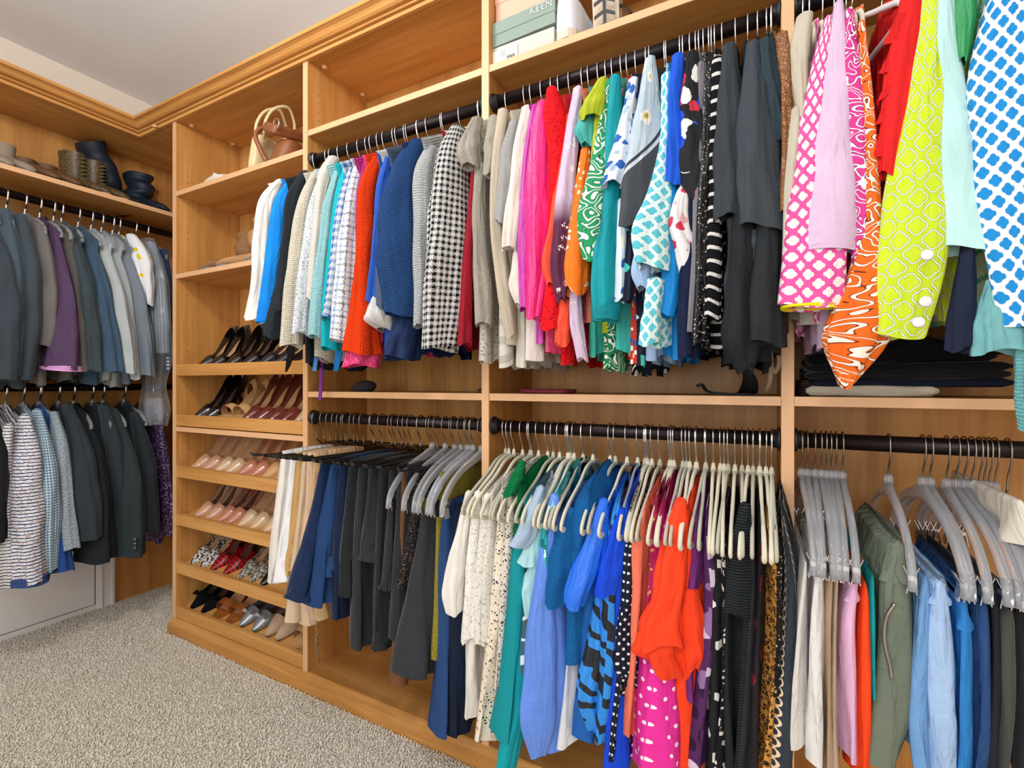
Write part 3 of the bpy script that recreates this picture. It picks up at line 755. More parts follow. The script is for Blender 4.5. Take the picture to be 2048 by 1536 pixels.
G('U1', 'cream boucle cardigan with long hem', 'cardigan', CREAM, [[(630,350,9),(613,400,16),(597,500,19),(586,600,21),(582,692,23)]], 722, bkw=J)
G('U1', 'beige collared jacket standing above its neighbours', 'jacket', tweed('#b8afa4', '#cfc8bd', '#ddd8d0'), [[(668,316,11),(652,345,13),(640,400,9),(630,500,9),(622,600,8)]], 640, bkw=J)
G('U1', 'grey lace-patterned knit jacket', 'jacket', lace('#c6cbd0', '#7f878f', 150), [[(650,345,9),(635,400,14),(620,500,18),(608,600,19),(602,668,19)]], 690, bkw=J)
G('U1', 'pale aqua knit cardigan', 'cardigan', knit('#a9d3d6', '#7fb0b6', 260), [[(674,345,7),(661,400,11),(649,500,14),(638,600,16),(634,674,16)]], 660, bkw=J)
G('U1', 'turquoise wool jacket', 'jacket', plain('#12a3ae', .85), [[(692,332,7),(677,400,9),(666,500,10),(658,600,14),(662,698,20)]], 690, bkw=J)
G('U1', 'blue and white houndstooth tweed jacket', 'jacket', houndsq('#d2d4d8', '#2a66ad', .024), [[(702,340,7),(689,400,12),(677,500,14),(666,600,16),(657,638,14)]], 650, bkw=J)
G('U1', 'pale grey plaid tweed jacket with frayed cuff', 'jacket', plaid('#b9b9be', [(.25, .05, '#2a2d38'), (.7, .035, '#5477ad'), (.5, .02, '#e8e4de')], .038), [[(722,322,10),(711,380,15),(702,480,21),(696,580,25),(690,682,29)]], 690, bkw=J, skw=dict(wave=.004))
G('U1', 'magenta knit top showing as a sliver', 'top', knit('#c23a92', None, 260), [[(730,330,6),(717,400,7),(713,480,6),(709,560,6)]], 650, bkw=J)
G('U1', 'vivid orange-red boucle jacket', 'jacket', knit('#f2471a', '#c93208', 300), [[(757,318,13),(740,360,17),(732,460,17),(729,560,19),(727,640,26),(726,708,35)]], 690, bkw=J)
G('U1', 'hot pink fringed jacket with shaggy hem', 'jacket', tweed('#b3214f', '#dd3f78', '#ef6d97', 300, .6), [[(748,640,20),(735,690,30),(725,734,33)]], 700, bkw=J, hg='short')
G('U1', 'royal blue smooth dress jacket', 'jacket', plain('#2450a8', .6), [[(776,318,10),(763,380,11),(756,480,11),(750,570,14),(746,605,14)]], 700, bkw=J)
G('U1', 'white and grey cuffed shirt half hidden', 'shirt', plain('#c9c7c4'), [[(775,560,12),(764,610,24),(764,645,30),(780,662,22)]], 560, bkw=J)
G('U1', 'slate denim jacket with frayed edge', 'jacket', tweed('#3a475c', '#4a5970', '#6b7a90', 500), [[(806,325,8),(783,400,11),(769,500,12),(766,560,12),(765,616,11)]], 620, bkw=J)
s_ = [(838,283,13),(818,330,26),(803,420,35),(801,520,39),(806,585,36),(805,632,31)]
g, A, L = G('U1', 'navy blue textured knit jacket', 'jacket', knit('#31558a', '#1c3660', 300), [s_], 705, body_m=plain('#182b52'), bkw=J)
G('U1', 'dark navy blouse hanging low', 'blouse', plain('#16284c', .7), [[(835,600,16),(815,660,30),(802,718,32)]], 690, bkw=J)
G('U1', 'light grey cable knit cardigan', 'cardigan', knit('#c3c5c5', '#8f9392', 230), [[(866,296,13),(855,340,22),(852,420,23),(852,520,21),(850,600,18),(846,654,16)]], 640, bkw=J)
s_ = [(918,256,14),(909,300,27),(903,400,37),(896,500,40),(889,600,40),(880,698,33)]
g, A, L = G('U1', 'black and white checked tweed coat jacket', 'jacket', houndsq('#d6d4d0', '#14161c', .0165), [s_, [(938,262,10),(940,320,14),(944,420,18),(946,520,20),(940,600,20)]], 650, bkw=J)
G('U1', 'dark red knit top last in the row', 'top', plain('#8e1626'), [[(955,300,6),(945,420,8),(935,560,10),(930,690,12)]], 690, bkw=J)

# ------------------------------------------------------------------ upper middle rod
d2_ = RACK['U2']['d']; Q = dict(ht=.014, fl=1.4, fold=.008)
TP = tweed('#8a8378', '#a59d91', '#c4bdb2', 700, .7)
G('U2', 'taupe chiffon blouse with ruffled sleeve', 'blouse', TP, [[(955,238,11),(944,275,18),(940,310,24),(946,335,20)], [(962,330,12),(958,420,13),(962,520,16),(968,600,20),(968,650,17)]], 720, body_m=lace('#c9c2b6', '#8d8577', 90), bkw=Q)
G('U2', 'taupe silk blouse with folded collar', 'blouse', TP, [[(988,235,9),(984,285,14),(983,325,15),(975,350,9)]], 730, body_m=stripes('#c9c3b8', '#b0a99d', .05, .4), bkw=Q)
G('U2', 'beige fine knit cardigan', 'cardigan', plain('#b7aa97', .85, .4), [[(1006,222,10),(998,300,12),(992,420,13),(1002,520,15),(1012,600,15),(1022,672,10)]], 700, bkw=Q)
G('U2', 'grey melange tee with half sleeve', 'top', tweed('#7d7c7c', '#a3a1a0', '#cac8c5', 800), [[(1030,246,11),(1021,300,17),(1014,380,17),(1006,446,14)]], 728, body_m=plain('#c6bfb2'), bkw=Q)
G('U2', 'ivory blouse with turned cuff', 'blouse', plain('#d8d1c6', .7), [[(1056,216,11),(1043,280,13),(1033,380,15),(1023,470,18),(1020,500,16)], [(1052,470,14),(1044,540,21),(1042,585,19),(1046,612,13)]], 715, body_m=plain('#ddd3cb'), bkw=Q)
G('U2', 'orchid purple silk blouse', 'blouse', silk('#b8359c'), [[(1072,213,8),(1058,300,9),(1050,400,10),(1046,500,10),(1052,620,12)]], 690, bkw=Q)
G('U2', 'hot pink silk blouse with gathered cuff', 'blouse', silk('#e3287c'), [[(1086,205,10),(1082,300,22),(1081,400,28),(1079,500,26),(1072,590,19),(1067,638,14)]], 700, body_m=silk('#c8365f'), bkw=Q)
G('U2', 'bright red lace blouse', 'blouse', lace('#dd1620', '#a80d16', 130), [[(1104,178,9),(1110,215,19),(1118,300,20),(1114,420,15),(1110,540,15),(1110,660,26)]], 722, bkw=Q)
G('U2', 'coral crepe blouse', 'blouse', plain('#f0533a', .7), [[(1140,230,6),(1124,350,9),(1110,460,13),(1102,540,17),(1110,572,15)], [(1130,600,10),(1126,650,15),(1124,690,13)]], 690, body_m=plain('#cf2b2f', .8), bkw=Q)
G('U2', 'lavender to plum dyed blouse with small flowers', 'blouse', vgrad('#cdb6cf', '#5a2944', .26, '#e8dfe2'), [[(1156,178,8),(1146,260,12),(1135,360,16),(1126,460,18),(1120,540,16),(1123,602,6)], [(1150,560,8),(1152,640,12),(1166,720,9)]], 650, body_m=scatter('#8f3f6d', ['#3d1630', '#c77fa5'], 150, .4), bkw=Q)
G('U2', 'orange floral blouse with scalloped hem', 'blouse', scatter('#f2741c', ['#f6cdb0', '#f7e3d2', '#f2741c'], 60, .30), [[(1172,300,9),(1163,400,15),(1156,480,20),(1154,540,25),(1152,584,21)]], 640, body_m=plain('#ef7d5c'), bkw=Q, skw=dict(wave=.012, fold=.12))
G('U2', 'teal and white patterned blouse with wrapped cap sleeve', 'blouse', plain('#4aa9a4', .7), [[(1186,205,8),(1178,235,15),(1172,265,19),(1175,292,10)]], 712, body_m=plain('#3aa99d', .7), bkw=Q)
G('U2', 'chartreuse linen blouse with short flared sleeve', 'blouse', plain('#a9b52b', .85, .7), [[(1206,160,9),(1198,190,18),(1188,222,25),(1184,240,20)], [(1206,225,14),(1200,270,12),(1190,330,6)]], 660, bkw=Q)
G('U2', 'green and white geometric print blouse', 'blouse', maze('#e3e6e0', '#21915a', 36, .30, '#0c3a26', 0.4), [[(1220,165,8),(1211,260,14),(1198,360,22),(1188,440,26),(1186,490,22),(1187,522,17)]], 736, body_m=maze('#e3e6e0', '#1d7a45', 40, .34, '#0c3a26', .6), bkw=Q)
s_ = [(1230,155,9),(1230,250,16),(1226,360,18),(1217,460,20),(1212,530,25),(1212,600,26),(1212,640,21)]
g, A, L = G('U2', 'teal blouse with gathered open cuff', 'blouse', plain('#0d8f99', .6), [s_], 700, body_m=plain('#3fb6ab', .7), bkw=Q); band(g, s_, A, d2_, plain('#0b7f88', .6), L, 614, 642, 1.12)
G('U2', 'blue and white porcelain print blouse', 'blouse', scatter('#d3dbe6', ['#2d5fae', '#d3dbe6', '#9fb6d6', '#e6e2d2'], 48, .5), [[(1266,160,7),(1254,250,14),(1240,330,22),(1226,372,20)], [(1246,400,8),(1242,520,9),(1240,600,9)]], 720, body_m=scatter('#c5331f', ['#f0ece4', '#2b4fa0', '#f0ece4'], 60, .42, petal=1), bkw=Q)
G('U2', 'navy and aqua leaf print top', 'top', scatter('#0f1a30', ['#3cc0ae', '#0f1a30', '#f0f0f0'], 22, .45), [[(1268,250,5),(1262,400,8),(1254,600,10)]], 742, bkw=Q)
G('U2', 'pale blue scarf blouse with yellow flowers and charcoal border', 'blouse', scarfmat(), [[(1300,118,7),(1300,180,19),(1300,260,33),(1298,330,45),(1290,395,44),(1262,455,24)]], 560, body_m=plain('#2b2e33'), bkw=Q, skw=dict(depth=.45, fold=.04))
G('U2', 'pale blue seersucker blouse', 'blouse', plain('#9fbbe0', .85, .8), [[(1306,300,6),(1296,430,10),(1290,500,16),(1286,560,16),(1288,578,10)]], 718, bkw=Q)
G('U2', 'aqua trellis print blouse with lace inset', 'blouse', quatre('#cfe4e4', '#5bbccb', '#eef2ee', .030, sx=1.15), [[(1333,150,7),(1332,280,11),(1320,400,28),(1304,480,36),(1310,538,33)], [(1312,560,16),(1306,620,17),(1302,690,20)]], 700, bkw=Q, skw=dict(depth=.5))
G('U2', 'cerulean blouse with balloon cuff', 'blouse', plain('#127cc4', .65), [[(1338,150,6),(1338,300,9),(1340,430,18),(1348,520,19),(1344,590,20),(1336,630,17)]], 712, bkw=Q)
G('U2', 'royal blue jersey tee with short sleeve', 'top', plain('#1550c4', .7), [[(1356,112,9),(1354,170,14),(1354,260,16),(1358,325,22),(1350,370,16)]], 690, bkw=Q)
G('U2', 'navy long top hanging below the blue tee', 'top', plain('#131c38'), [[(1372,200,5),(1376,450,8),(1374,640,14),(1376,715,15)]], 700, bkw=Q)
G('U2', 'black silk blouse with white, red and cobalt flowers', 'blouse', scatter('#15161b', ['#e3e0de', '#15161b', '#1b47c4', '#15161b', '#b8283c', '#d9d5d2'], 30, .55), [[(1384,108,9),(1386,200,20),(1394,280,25),(1396,350,27),(1400,405,25)]], 640, bkw=Q)
G('U2', 'white silk blouse with red flower on the cuff', 'blouse', scatter('#e6e2e2', ['#e6e2e2', '#c93a55', '#e6e2e2', '#d8a0a8', '#d8d4d4'], 40, .42), [[(1388,340,8),(1368,395,17),(1362,450,21),(1382,520,25),(1388,600,14)]], 640, bkw=Q)
G('U2', 'grey crepe blouse between the black tops', 'blouse', plain('#77727a'), [[(1400,130,7),(1398,300,9),(1395,500,10),(1390,660,14)]], 690, bkw=Q)
G('U2', 'black sequinned top', 'top', scatter('#0d0d10', ['#0d0d10', '#4a4a50', '#0d0d10', '#b5b0a6'], 240, .35, rough=.3), [[(1415,120,7),(1412,300,10),(1406,450,12),(1402,620,14),(1400,690,15)]], 695, bkw=Q)
G('U2', 'black knit top with thin white stripes', 'top', stripes('#101114', '#cfccc6', .026, .17), [[(1432,120,7),(1430,300,10),(1428,440,12),(1426,560,14),(1424,640,14)]], 690, bkw=Q)
G('U2', 'black and white scribble print top', 'top', maze('#121214', '#e2ded8', 90, .2), [[(1412,440,8),(1404,500,9),(1400,570,9)]], 660, bkw=Q)
CH = plain('#34393f', .8, .5)
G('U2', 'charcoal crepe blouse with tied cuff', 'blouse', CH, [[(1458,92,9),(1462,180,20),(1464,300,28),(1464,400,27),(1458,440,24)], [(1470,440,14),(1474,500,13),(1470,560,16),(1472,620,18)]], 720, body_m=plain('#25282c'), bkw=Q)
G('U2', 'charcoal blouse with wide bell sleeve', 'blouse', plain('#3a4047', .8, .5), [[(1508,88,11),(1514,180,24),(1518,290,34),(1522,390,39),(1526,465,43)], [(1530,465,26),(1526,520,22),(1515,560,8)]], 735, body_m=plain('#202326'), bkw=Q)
G('U2', 'black tunic with pointed hem', 'tunic', plain('#202327'), [[(1492,300,10),(1490,480,22),(1488,600,30),(1484,700,28),(1490,745,10)]], 690, bkw=Q)
G('U2', 'black jersey top with ribbon ties', 'top', plain('#25282b'), [[(1536,320,10),(1536,480,20),(1530,600,28),(1532,690,30)]], 700, bkw=Q)
G('U2', 'inky blue crinkled shirt with short sleeve', 'shirt', plain('#2b3a42', .8, .8), [[(1534,82,11),(1546,150,18),(1558,230,22),(1564,288,22)]], 600, bkw=Q)
G('U2', 'bronze shimmer top at the end of the row', 'top', scatter('#7d5132', ['#b98354', '#5c3a22', '#9c6a42'], 300, .45, rough=.4), [[(1562,70,7),(1576,180,12),(1579,300,13),(1574,420,10)]], 660, bkw=Q)

# ------------------------------------------------------------------ upper right rod
d3_ = RACK['U3']['d']; Q3 = dict(ht=.018, fl=1.3, fold=.008)
G('U3', 'khaki sleeveless blouse with piped armhole', 'blouse', plain('#b9b19f', .8), [[(1610,32,17),(1602,80,19),(1600,160,16),(1604,235,10)], [(1592,220,10),(1584,350,14),(1578,500,13),(1576,610,9)]], 640, bkw=Q3, hg='flock')
s_ = [(1656,40,9),(1640,150,24),(1630,300,42),(1632,420,55),(1628,520,60),(1624,614,63)]
g, A, L = G('U3', 'pink and white quatrefoil print blouse with yellow hem', 'blouse', quatre('#d8539a', '#e6dcd9', '#d8539a', .030, .15, .14, .06, 0, jit=.002, sx=1.25), [s_], 655, bkw=Q3, skw=dict(depth=.6), hg='flock')
band(g, s_, A, d3_, plain('#e8d51a', .8), L, 610, 618, 1.03, 'hem_tape', .6)
s_ = [(1677,8,9),(1674,80,20),(1668,200,34),(1661,320,48),(1656,420,58),(1652,500,61)]
g, A, L = G('U3', 'lilac cotton blouse with wide cuff', 'blouse', plain('#d0b4d0', .85, .5), [s_], 690, bkw=Q3, skw=dict(depth=.6, fold=.03), hg='flock')
band(g, s_, A, d3_, plain('#cdafcd', .85, .2), L, 428, 505, 1.02, 'cuff', .6)
G('U3', 'magenta and white swirl print blouse', 'blouse', maze('#d03a8c', '#efe6ea', 48, .17, '#5a1840', .5), [[(1698,24,9),(1702,110,16),(1712,240,22),(1719,360,21),(1718,480,18),(1720,580,15),(1713,645,16)]], 660, bkw=Q3, hg='flock')
G('U3', 'orange and white scroll print blouse with pointed tail', 'blouse', maze('#e2641a', '#efe2d4', 42, .16, '#7a2c08', .6), [[(1722,50,7),(1734,200,12),(1743,340,15),(1742,460,22),(1728,580,46),(1708,680,66),(1692,772,16)]], 650, bkw=Q3, hg='flock')
g, A, L = G('U3', 'red cotton blouse with ruffled sleeve', 'blouse', plain('#d42020', .8), [[(1832,-90,20),(1828,0,28),(1812,90,34),(1795,190,30),(1782,280,24),(1775,350,18)]], 420, bkw=Q3)
for j, (px_, py_) in enumerate([(1800,60),(1792,120),(1784,180),(1776,235),(1768,290)]):
    sleeve(g, [(px_+4,py_-26,16),(px_,py_,22),(px_-4,py_+22,27)], anchor('U3', px_), d3_, plain('#c41b1c', .8), L, 'ruffle', rows=10, fold=.16, seed=j)
s_ = [(1872,-120,18),(1864,0,28),(1852,180,46),(1834,380,62),(1820,540,72),(1790,674,62)]
g, A, L = G('U3', 'lime green trellis print shirt with buttoned cuff', 'shirt', quatre('#bfd62a', '#c3d92e', '#f2f6e6', .044, .155, .15, .036, .012, '#3d5a5a', sx=1.3), [s_], 640, bkw=Q3, skw=dict(depth=.5, fold=.05), clamp=.30)
for px_, py_ in [(1835,525),(1831,613),(1818,652)]:
    p_ = ray_plane(px_, py_, A, d3_)+np.array([0, -.052 if py_ > 540 else -.05, 0])
    V, Fc = tube_np([p_, p_+[0, -.003, 0]], [.0085, .007], 14); link('button', mesh_np('button', V-np.array(L), Fc), WHITEPL, g)
s_ = [(1888,-110,14),(1886,0,22),(1900,200,34),(1922,390,54),(1932,500,61)]
g, A, L = G('U3', 'pale mint tee with wide short sleeve', 'top', plain('#b3dad9', .85, .5), [s_], 620, bkw=Q3, skw=dict(depth=.6, fold=.03), body_m=plaid('#8fd0b8', [(.3, .12, '#d9ccb4'), (.7, .1, '#4ea88c')], .05, .02), clamp=.345)
G('U3', 'emerald green wrap blouse', 'blouse', silk('#1f8a4c'), [[(1932,-90,16),(1930,0,24),(1926,60,22),(1922,130,9)]], 560, body_m=plain('#0f5a6a'), bkw=Q3, clamp=.385)
G('U3', 'dark navy denim shirt with buttoned sleeve', 'shirt', plain('#1b2238'), [[(1940,420,8),(1930,560,20),(1924,640,28),(1918,700,26)]], 660, bkw=Q3, clamp=.42)
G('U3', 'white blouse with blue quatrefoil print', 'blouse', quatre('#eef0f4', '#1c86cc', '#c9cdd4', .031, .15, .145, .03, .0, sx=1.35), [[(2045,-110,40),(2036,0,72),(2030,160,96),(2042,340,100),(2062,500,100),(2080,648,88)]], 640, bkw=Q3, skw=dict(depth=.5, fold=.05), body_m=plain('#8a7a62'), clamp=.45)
G('U3', 'dusty teal pleated skirt', 'skirt', plain('#6fa9ad', .85, .9), [[(2000,560,30),(1995,640,44),(1995,706,52)]], 700, bkw=dict(ht=.03, fl=1.2, fold=.014), clamp=.52)
G('U3', 'soft teal knit dress hanging lowest', 'dress', knit('#74b3b6', '#5f9da2', 300), [[(2075,600,30),(2060,700,30),(2056,800,24),(2058,856,20)]], 690, bkw=Q3, clamp=.57)
hanger('U3', anchor('U3', 1745), '', 'white', .25, 'empty white plastic hanger tilted beside the red ruffled blouse')
hanger('U3', anchor('U3', 1722), '', 'white', -.06, 'empty white plastic hanger beside the magenta swirl blouse')
# ------------------------------------------------------------------ lower rod beside the shoe tower: trousers and skirts
def T(desc, m_, st, depth=.22, hg='slack', cat='trousers', band_=None, fold=.004, drop=.004, seed=0):
    g, A, L = G('L1', desc, cat, m_, dr=[st], bkw=dict(depth=depth, drop=drop, fold=fold, wave=.003), hg=hg, ai=0)
    if band_:
        y0, y1 = band_; ys = [s[1] for s in st]
        S = [(np.interp(y, ys, [s[0] for s in st]), y, np.interp(y, ys, [s[2] for s in st])*1.12) for y in np.linspace(y0, y1, 4)]
        o = drape(g, 'L1', S, A, m_, L, depth*1.02, 0, 'waistband', .001, .001, 2)
    return g
NV = wool('#172848'); BKT = wool('#222426')
T('white dress trousers first in the row', plain('#dcd6cf'), [(566,902,6),(560,960,9),(548,1060,12),(540,1168,14)])
T('bright white jeans folded over the bar', plain('#e2e2e4'), [(584,906,6),(574,1000,10),(560,1100,13),(553,1166,14)], band_=(1115,1162))
T('tan cotton trousers with brass buttons', plain('#b9935f'), [(596,905,6),(590,980,9),(582,1080,14),(574,1150,16)], band_=(1085,1140))
T('sand trousers hanging to the shoe shelf', plain('#cbb394'), [(608,905,6),(598,1020,9),(583,1140,12),(572,1246,14)])
T('blush beige trousers', plain('#d6b79c'), [(618,905,6),(614,1020,8),(600,1140,12),(606,1250,16)])
T('caramel trousers', plain('#c9a478'), [(630,905,6),(626,1020,7),(622,1140,10),(634,1240,14)])
T('navy trousers with slanted pocket', NV, [(644,925,7),(628,1020,14),(604,1120,22),(586,1200,24)], .24, band_=(1168,1200))
T('mid navy cropped trousers with pocket flap', plain('#1d3c68'), [(664,930,7),(650,1030,15),(634,1120,24),(620,1210,30)], .24, band_=(1110,1150))
T('ink navy trousers', wool('#14213c'), [(684,915,7),(676,1030,12),(668,1140,14),(668,1240,15)], .24)
T('black pleated trousers with waistband showing', BKT, [(702,920,7),(696,1020,11),(688,1120,15),(686,1195,17)], band_=(1080,1118))
T('black crepe trousers with straight hem', wool('#2a2d30'), [(722,920,7),(716,1030,11),(712,1150,15),(710,1298,18)])
T('charcoal trousers with pocket flap', wool('#2b2e31'), [(742,925,7),(737,1020,12),(732,1090,17),(730,1125,19)], band_=(1085,1122))
T('faded black trousers with turned cuff', wool('#25282a'), [(762,930,7),(758,1060,11),(754,1180,13),(752,1302,14)], band_=(1262,1300))
T('soft black trousers with button tab', wool('#282c30'), [(782,930,7),(778,1050,11),(772,1150,14),(768,1182,15)], band_=(1140,1180))
T('matte black trousers beside the lace skirt', wool('#2a2d30'), [(800,930,7),(796,1050,12),(790,1150,14),(786,1282,15)])
T('jet black trousers behind the skirts', wool('#1d1f21'), [(816,930,6),(812,1050,9),(808,1180,10),(806,1262,12)])
T('brown suede skirt with curved hem', plain('#6e4a2a', .9), [(806,940,6),(802,1080,9),(796,1220,12),(790,1372,18)], .26, 'clip', 'skirt')
T('brown and black lace skirt', lace('#1a1a1c', '#6d5a4e', 150), [(833,935,6),(828,1030,9),(818,1120,12),(808,1180,14)], .3, 'clip', 'skirt', None, .01)
T('charcoal A-line wool skirt', wool('#313437'), [(852,985,8),(842,1080,18),(826,1200,32),(812,1356,42)], .3, 'clip', 'skirt', None, .01)
T('mustard tweed skirt showing as a sliver', tweed('#6b6222', '#8f8430', '#a89c48'), [(882,945,6),(878,1000,8),(876,1100,8),(868,1320,10)], .3, 'clip', 'skirt')
T('indigo denim skirt with top stitching', plain('#26447399'[:7], .8), [(892,1005,8),(886,1120,17),(882,1300,20),(870,1468,25)], .3, 'clip', 'skirt', None, .008)
T('midnight navy long skirt', plain('#131d33', .85), [(914,1010,8),(910,1150,14),(908,1300,16),(902,1472,22)], .3, 'clip', 'skirt', None, .008)
# spare hangers crowding the rod
for j, px_ in enumerate([690, 715, 748, 790, 812, 840, 905, 922, 934, 945]):
    hanger('L1', np.array([x_at(px_, RODY), 1.0]), '', 'slack' if j < 7 else 'clip', None, 'spare %s hanger among trousers, %s from the tower' % ('trouser' if j < 7 else 'clear clip', ['first', 'second', 'third', 'fourth', 'fifth', 'sixth', 'seventh', 'first', 'second', 'third'][j]))
# ------------------------------------------------------------------ lower middle rod: tops on flocked hangers
d2l = RACK['L2']['d']
def B(desc, cat, m_, st, sl=None, m2=None, depth=.34, fold=.010, drop=.05, hg=None, wave=.008, skw=None, ai=0):
    y_ = st[0][1]+35+32*min(1, max(0, (st[0][0]-1000)/350.0)); st = [(st[0][0], y_, st[0][2]*.6)]+[s for s in st[1:] if s[1] > y_+18]
    g, A, L = G('L2', desc, cat, m_, dr=[st], bkw=dict(depth=depth, drop=drop, fold=fold, wave=wave), hg=hg or ('flock' if SEED[0] % 3 else 'flock2'), ai=ai)
    for j, s in enumerate(sl or []): sleeve(g, s, anchor('L2', s[0][0]), d2l, m2 or m_, L, seed=SEED[0]+j*7, **(skw or {}))
    return g, A, L
WL = lace('#e6e2da', '#c2bcb0', 110)
B('white blouse with flutter sleeve', 'blouse', plain('#e0dcd4', .8), [(948,985,7),(944,1100,12),(938,1250,16),(936,1442,18)], [[(938,985,7),(928,1050,13),(914,1120,19),(906,1190,21),(908,1225,16)]])
B('white eyelet lace blouse', 'blouse', WL, [(966,960,7),(962,1100,10),(958,1220,12),(955,1285,13)], [[(956,985,7),(950,1080,13),(944,1200,16),(940,1280,17)]], skw=dict(wave=.012))
B('white crochet lace tunic', 'tunic', lace('#dcd8d0', '#b9b2a6', 90), [(985,950,7),(974,1080,12),(966,1200,14),(962,1290,14)], [[(976,990,7),(968,1080,11),(964,1180,13),(960,1288,12)]])
B('cream blouse with navy dash print', 'blouse', scatter('#e0d6c4', ['#1f2438', '#e0d6c4', '#c8a878', '#1f2438'], 150, .36), [(1004,940,7),(998,1080,14),(988,1250,17),(974,1400,15),(964,1492,15)])
B('black and white dotted blouse', 'blouse', scatter('#d6d0c6', ['#20222a', '#d6d0c6', '#20222a'], 190, .4), [(1020,935,6),(1014,1060,10),(1006,1200,10),(1000,1380,10)])
B('emerald crochet top with cap sleeve', 'top', knit('#158a4e', '#0c5a32', 260), [(1040,930,7),(1036,1020,10),(1030,1150,12),(1028,1300,12)], [[(1044,925,7),(1034,955,13),(1018,990,12)]])
B('teal long-sleeved dress', 'dress', plain('#0a8a93', .7), [(1052,960,7),(1040,1080,17),(1030,1250,24),(1018,1400,30),(1006,1488,36)], [[(1046,1180,12),(1040,1300,15),(1036,1420,19),(1022,1480,20),(1012,1534,17)]], m2=plain('#0b98a2', .7))
B('slate top with white curved stripes', 'top', stripes('#4a6470', '#e6eaea', .05, .22, 'Y', 6), [(1066,945,7),(1060,1020,10),(1056,1150,10),(1052,1350,12)])
B('pale blue-grey tee', 'top', plain('#9db3c8', .85), [(1084,950,7),(1080,1060,10),(1074,1200,12),(1070,1380,12)], [[(1082,975,8),(1066,1030,16),(1046,1080,21),(1036,1092,19)]], skw=dict(wave=.003))
B('white and grey ring-dotted blouse', 'blouse', dots('#cfdbe2', '#4a5866', .05, .12), [(1090,1000,6),(1082,1120,12),(1074,1260,13),(1068,1480,18)])
B('aqua satin blouse with frilled sleeve', 'blouse', silk('#a5d3d8'), [(1098,960,6),(1090,1060,9),(1084,1200,10),(1078,1400,12)], [[(1078,1040,6),(1068,1075,12),(1058,1126,21)], [(1066,1126,9),(1058,1180,15),(1060,1225,11)]])
B('shiny turquoise swirl print top', 'top', scatter('#27a0a8', ['#0f6f78', '#8fd8da', '#27a0a8', '#d6f0ee'], 40, .5, rough=.35), [(1118,930,8),(1106,980,10),(1094,1050,11),(1090,1200,10)])
B('periwinkle blue silk tunic', 'tunic', silk('#5b86dd'), [(1118,985,8),(1112,1080,16),(1104,1250,24),(1098,1400,30),(1096,1500,22)], [[(1110,990,9),(1102,1070,17),(1090,1200,26),(1084,1340,32),(1080,1450,32),(1078,1510,15)]])
B('white pearl button shirt tail', 'shirt', plain('#d9dbe2', .8), [(1140,1050,6),(1138,1250,10),(1134,1400,14),(1128,1496,16)])
B('denim blue ribbed knit sweater', 'sweater', knit('#2270b4', '#175a96', 380), [(1178,930,10),(1170,1010,26),(1160,1100,32),(1152,1250,26),(1146,1330,22)], [[(1142,1020,14),(1134,1080,25),(1124,1150,29),(1112,1208,23)]], depth=.32)
B('cobalt cardigan with pearl buttons', 'cardigan', plain('#1d5ba6', .8), [(1190,960,8),(1182,1100,14),(1174,1300,22),(1166,1480,26)])
B('bright blue satin blouse with shirred cuff', 'blouse', silk('#1c6ae0'), [(1216,960,7),(1208,1060,14),(1200,1200,16),(1190,1400,22),(1186,1470,20)], [[(1208,1000,8),(1194,1070,19),(1172,1140,27),(1154,1192,24),(1150,1212,20)]])
B('blue and black zebra print blouse', 'blouse', zebra('#2f8be0', '#22252c', .026), [(1240,935,8),(1226,1040,13),(1212,1160,18),(1204,1300,26),(1198,1420,22),(1192,1480,18)], [[(1208,1150,10),(1202,1240,20),(1190,1320,24),(1176,1390,22),(1190,1450,16)]])
B('royal blue crepe blouse', 'blouse', plain('#0f45cf', .7), [(1256,940,7),(1246,1060,14),(1234,1250,14),(1226,1400,16),(1222,1540,22)], [[(1244,1020,10),(1234,1080,19),(1222,1140,23),(1212,1188,20)]])
B('black and white abstract print blouse', 'blouse', maze('#14161c', '#dcdcdc', 70, .2), [(1262,950,6),(1256,1010,8),(1252,1100,7),(1246,1300,8)])
B('navy blouse with white square dots', 'blouse', dots('#141a2b', '#e6e6ea', .021, .15), [(1272,970,7),(1262,1080,17),(1256,1200,24),(1250,1330,25),(1240,1440,18),(1232,1528,15)], [[(1258,1180,14),(1252,1280,22),(1254,1340,23),(1264,1372,12)]])
B('coral sleeveless top', 'top', plain('#e8775c', .75), [(1290,960,8),(1282,1050,17),(1278,1200,18),(1270,1350,16),(1262,1480,14)])
B('maroon and gold print top', 'top', scatter('#a8214a', ['#a8214a', '#d9a25c', '#7a1236'], 90, .35), [(1312,945,7),(1306,1040,10),(1302,1160,12),(1298,1300,10)])
B('magenta smocked top', 'top', plain('#b82a6a', .8, .9), [(1322,945,7),(1316,1000,10),(1312,1120,9),(1310,1300,9)])
B('hot pink blouse with white polka dots', 'blouse', dots('#e0309a', '#f6e6f0', .036, .115), [(1342,965,9),(1330,1080,15),(1318,1200,26),(1308,1330,38),(1300,1450,50),(1296,1560,56)], depth=.30)
B('dusty rose linen blouse', 'blouse', plain('#e26a72', .85), [(1358,985,7),(1354,1120,10),(1352,1300,14),(1352,1420,16),(1358,1550,18)])
B('vermilion blouse with ruffled elbow sleeve', 'blouse', plain('#f2431f', .75), [(1374,960,8),(1372,1060,20),(1374,1200,30),(1374,1350,24),(1374,1545,22)], [[(1362,1000,9),(1356,1060,23),(1346,1140,30),(1336,1200,33),(1322,1245,40),(1330,1290,44)], [(1382,1180,14),(1388,1260,22),(1390,1320,22),(1386,1345,14)], [(1340,1228,34),(1326,1262,42),(1322,1300,47),(1332,1326,46)]], skw=dict(fold=.15, wave=.016))
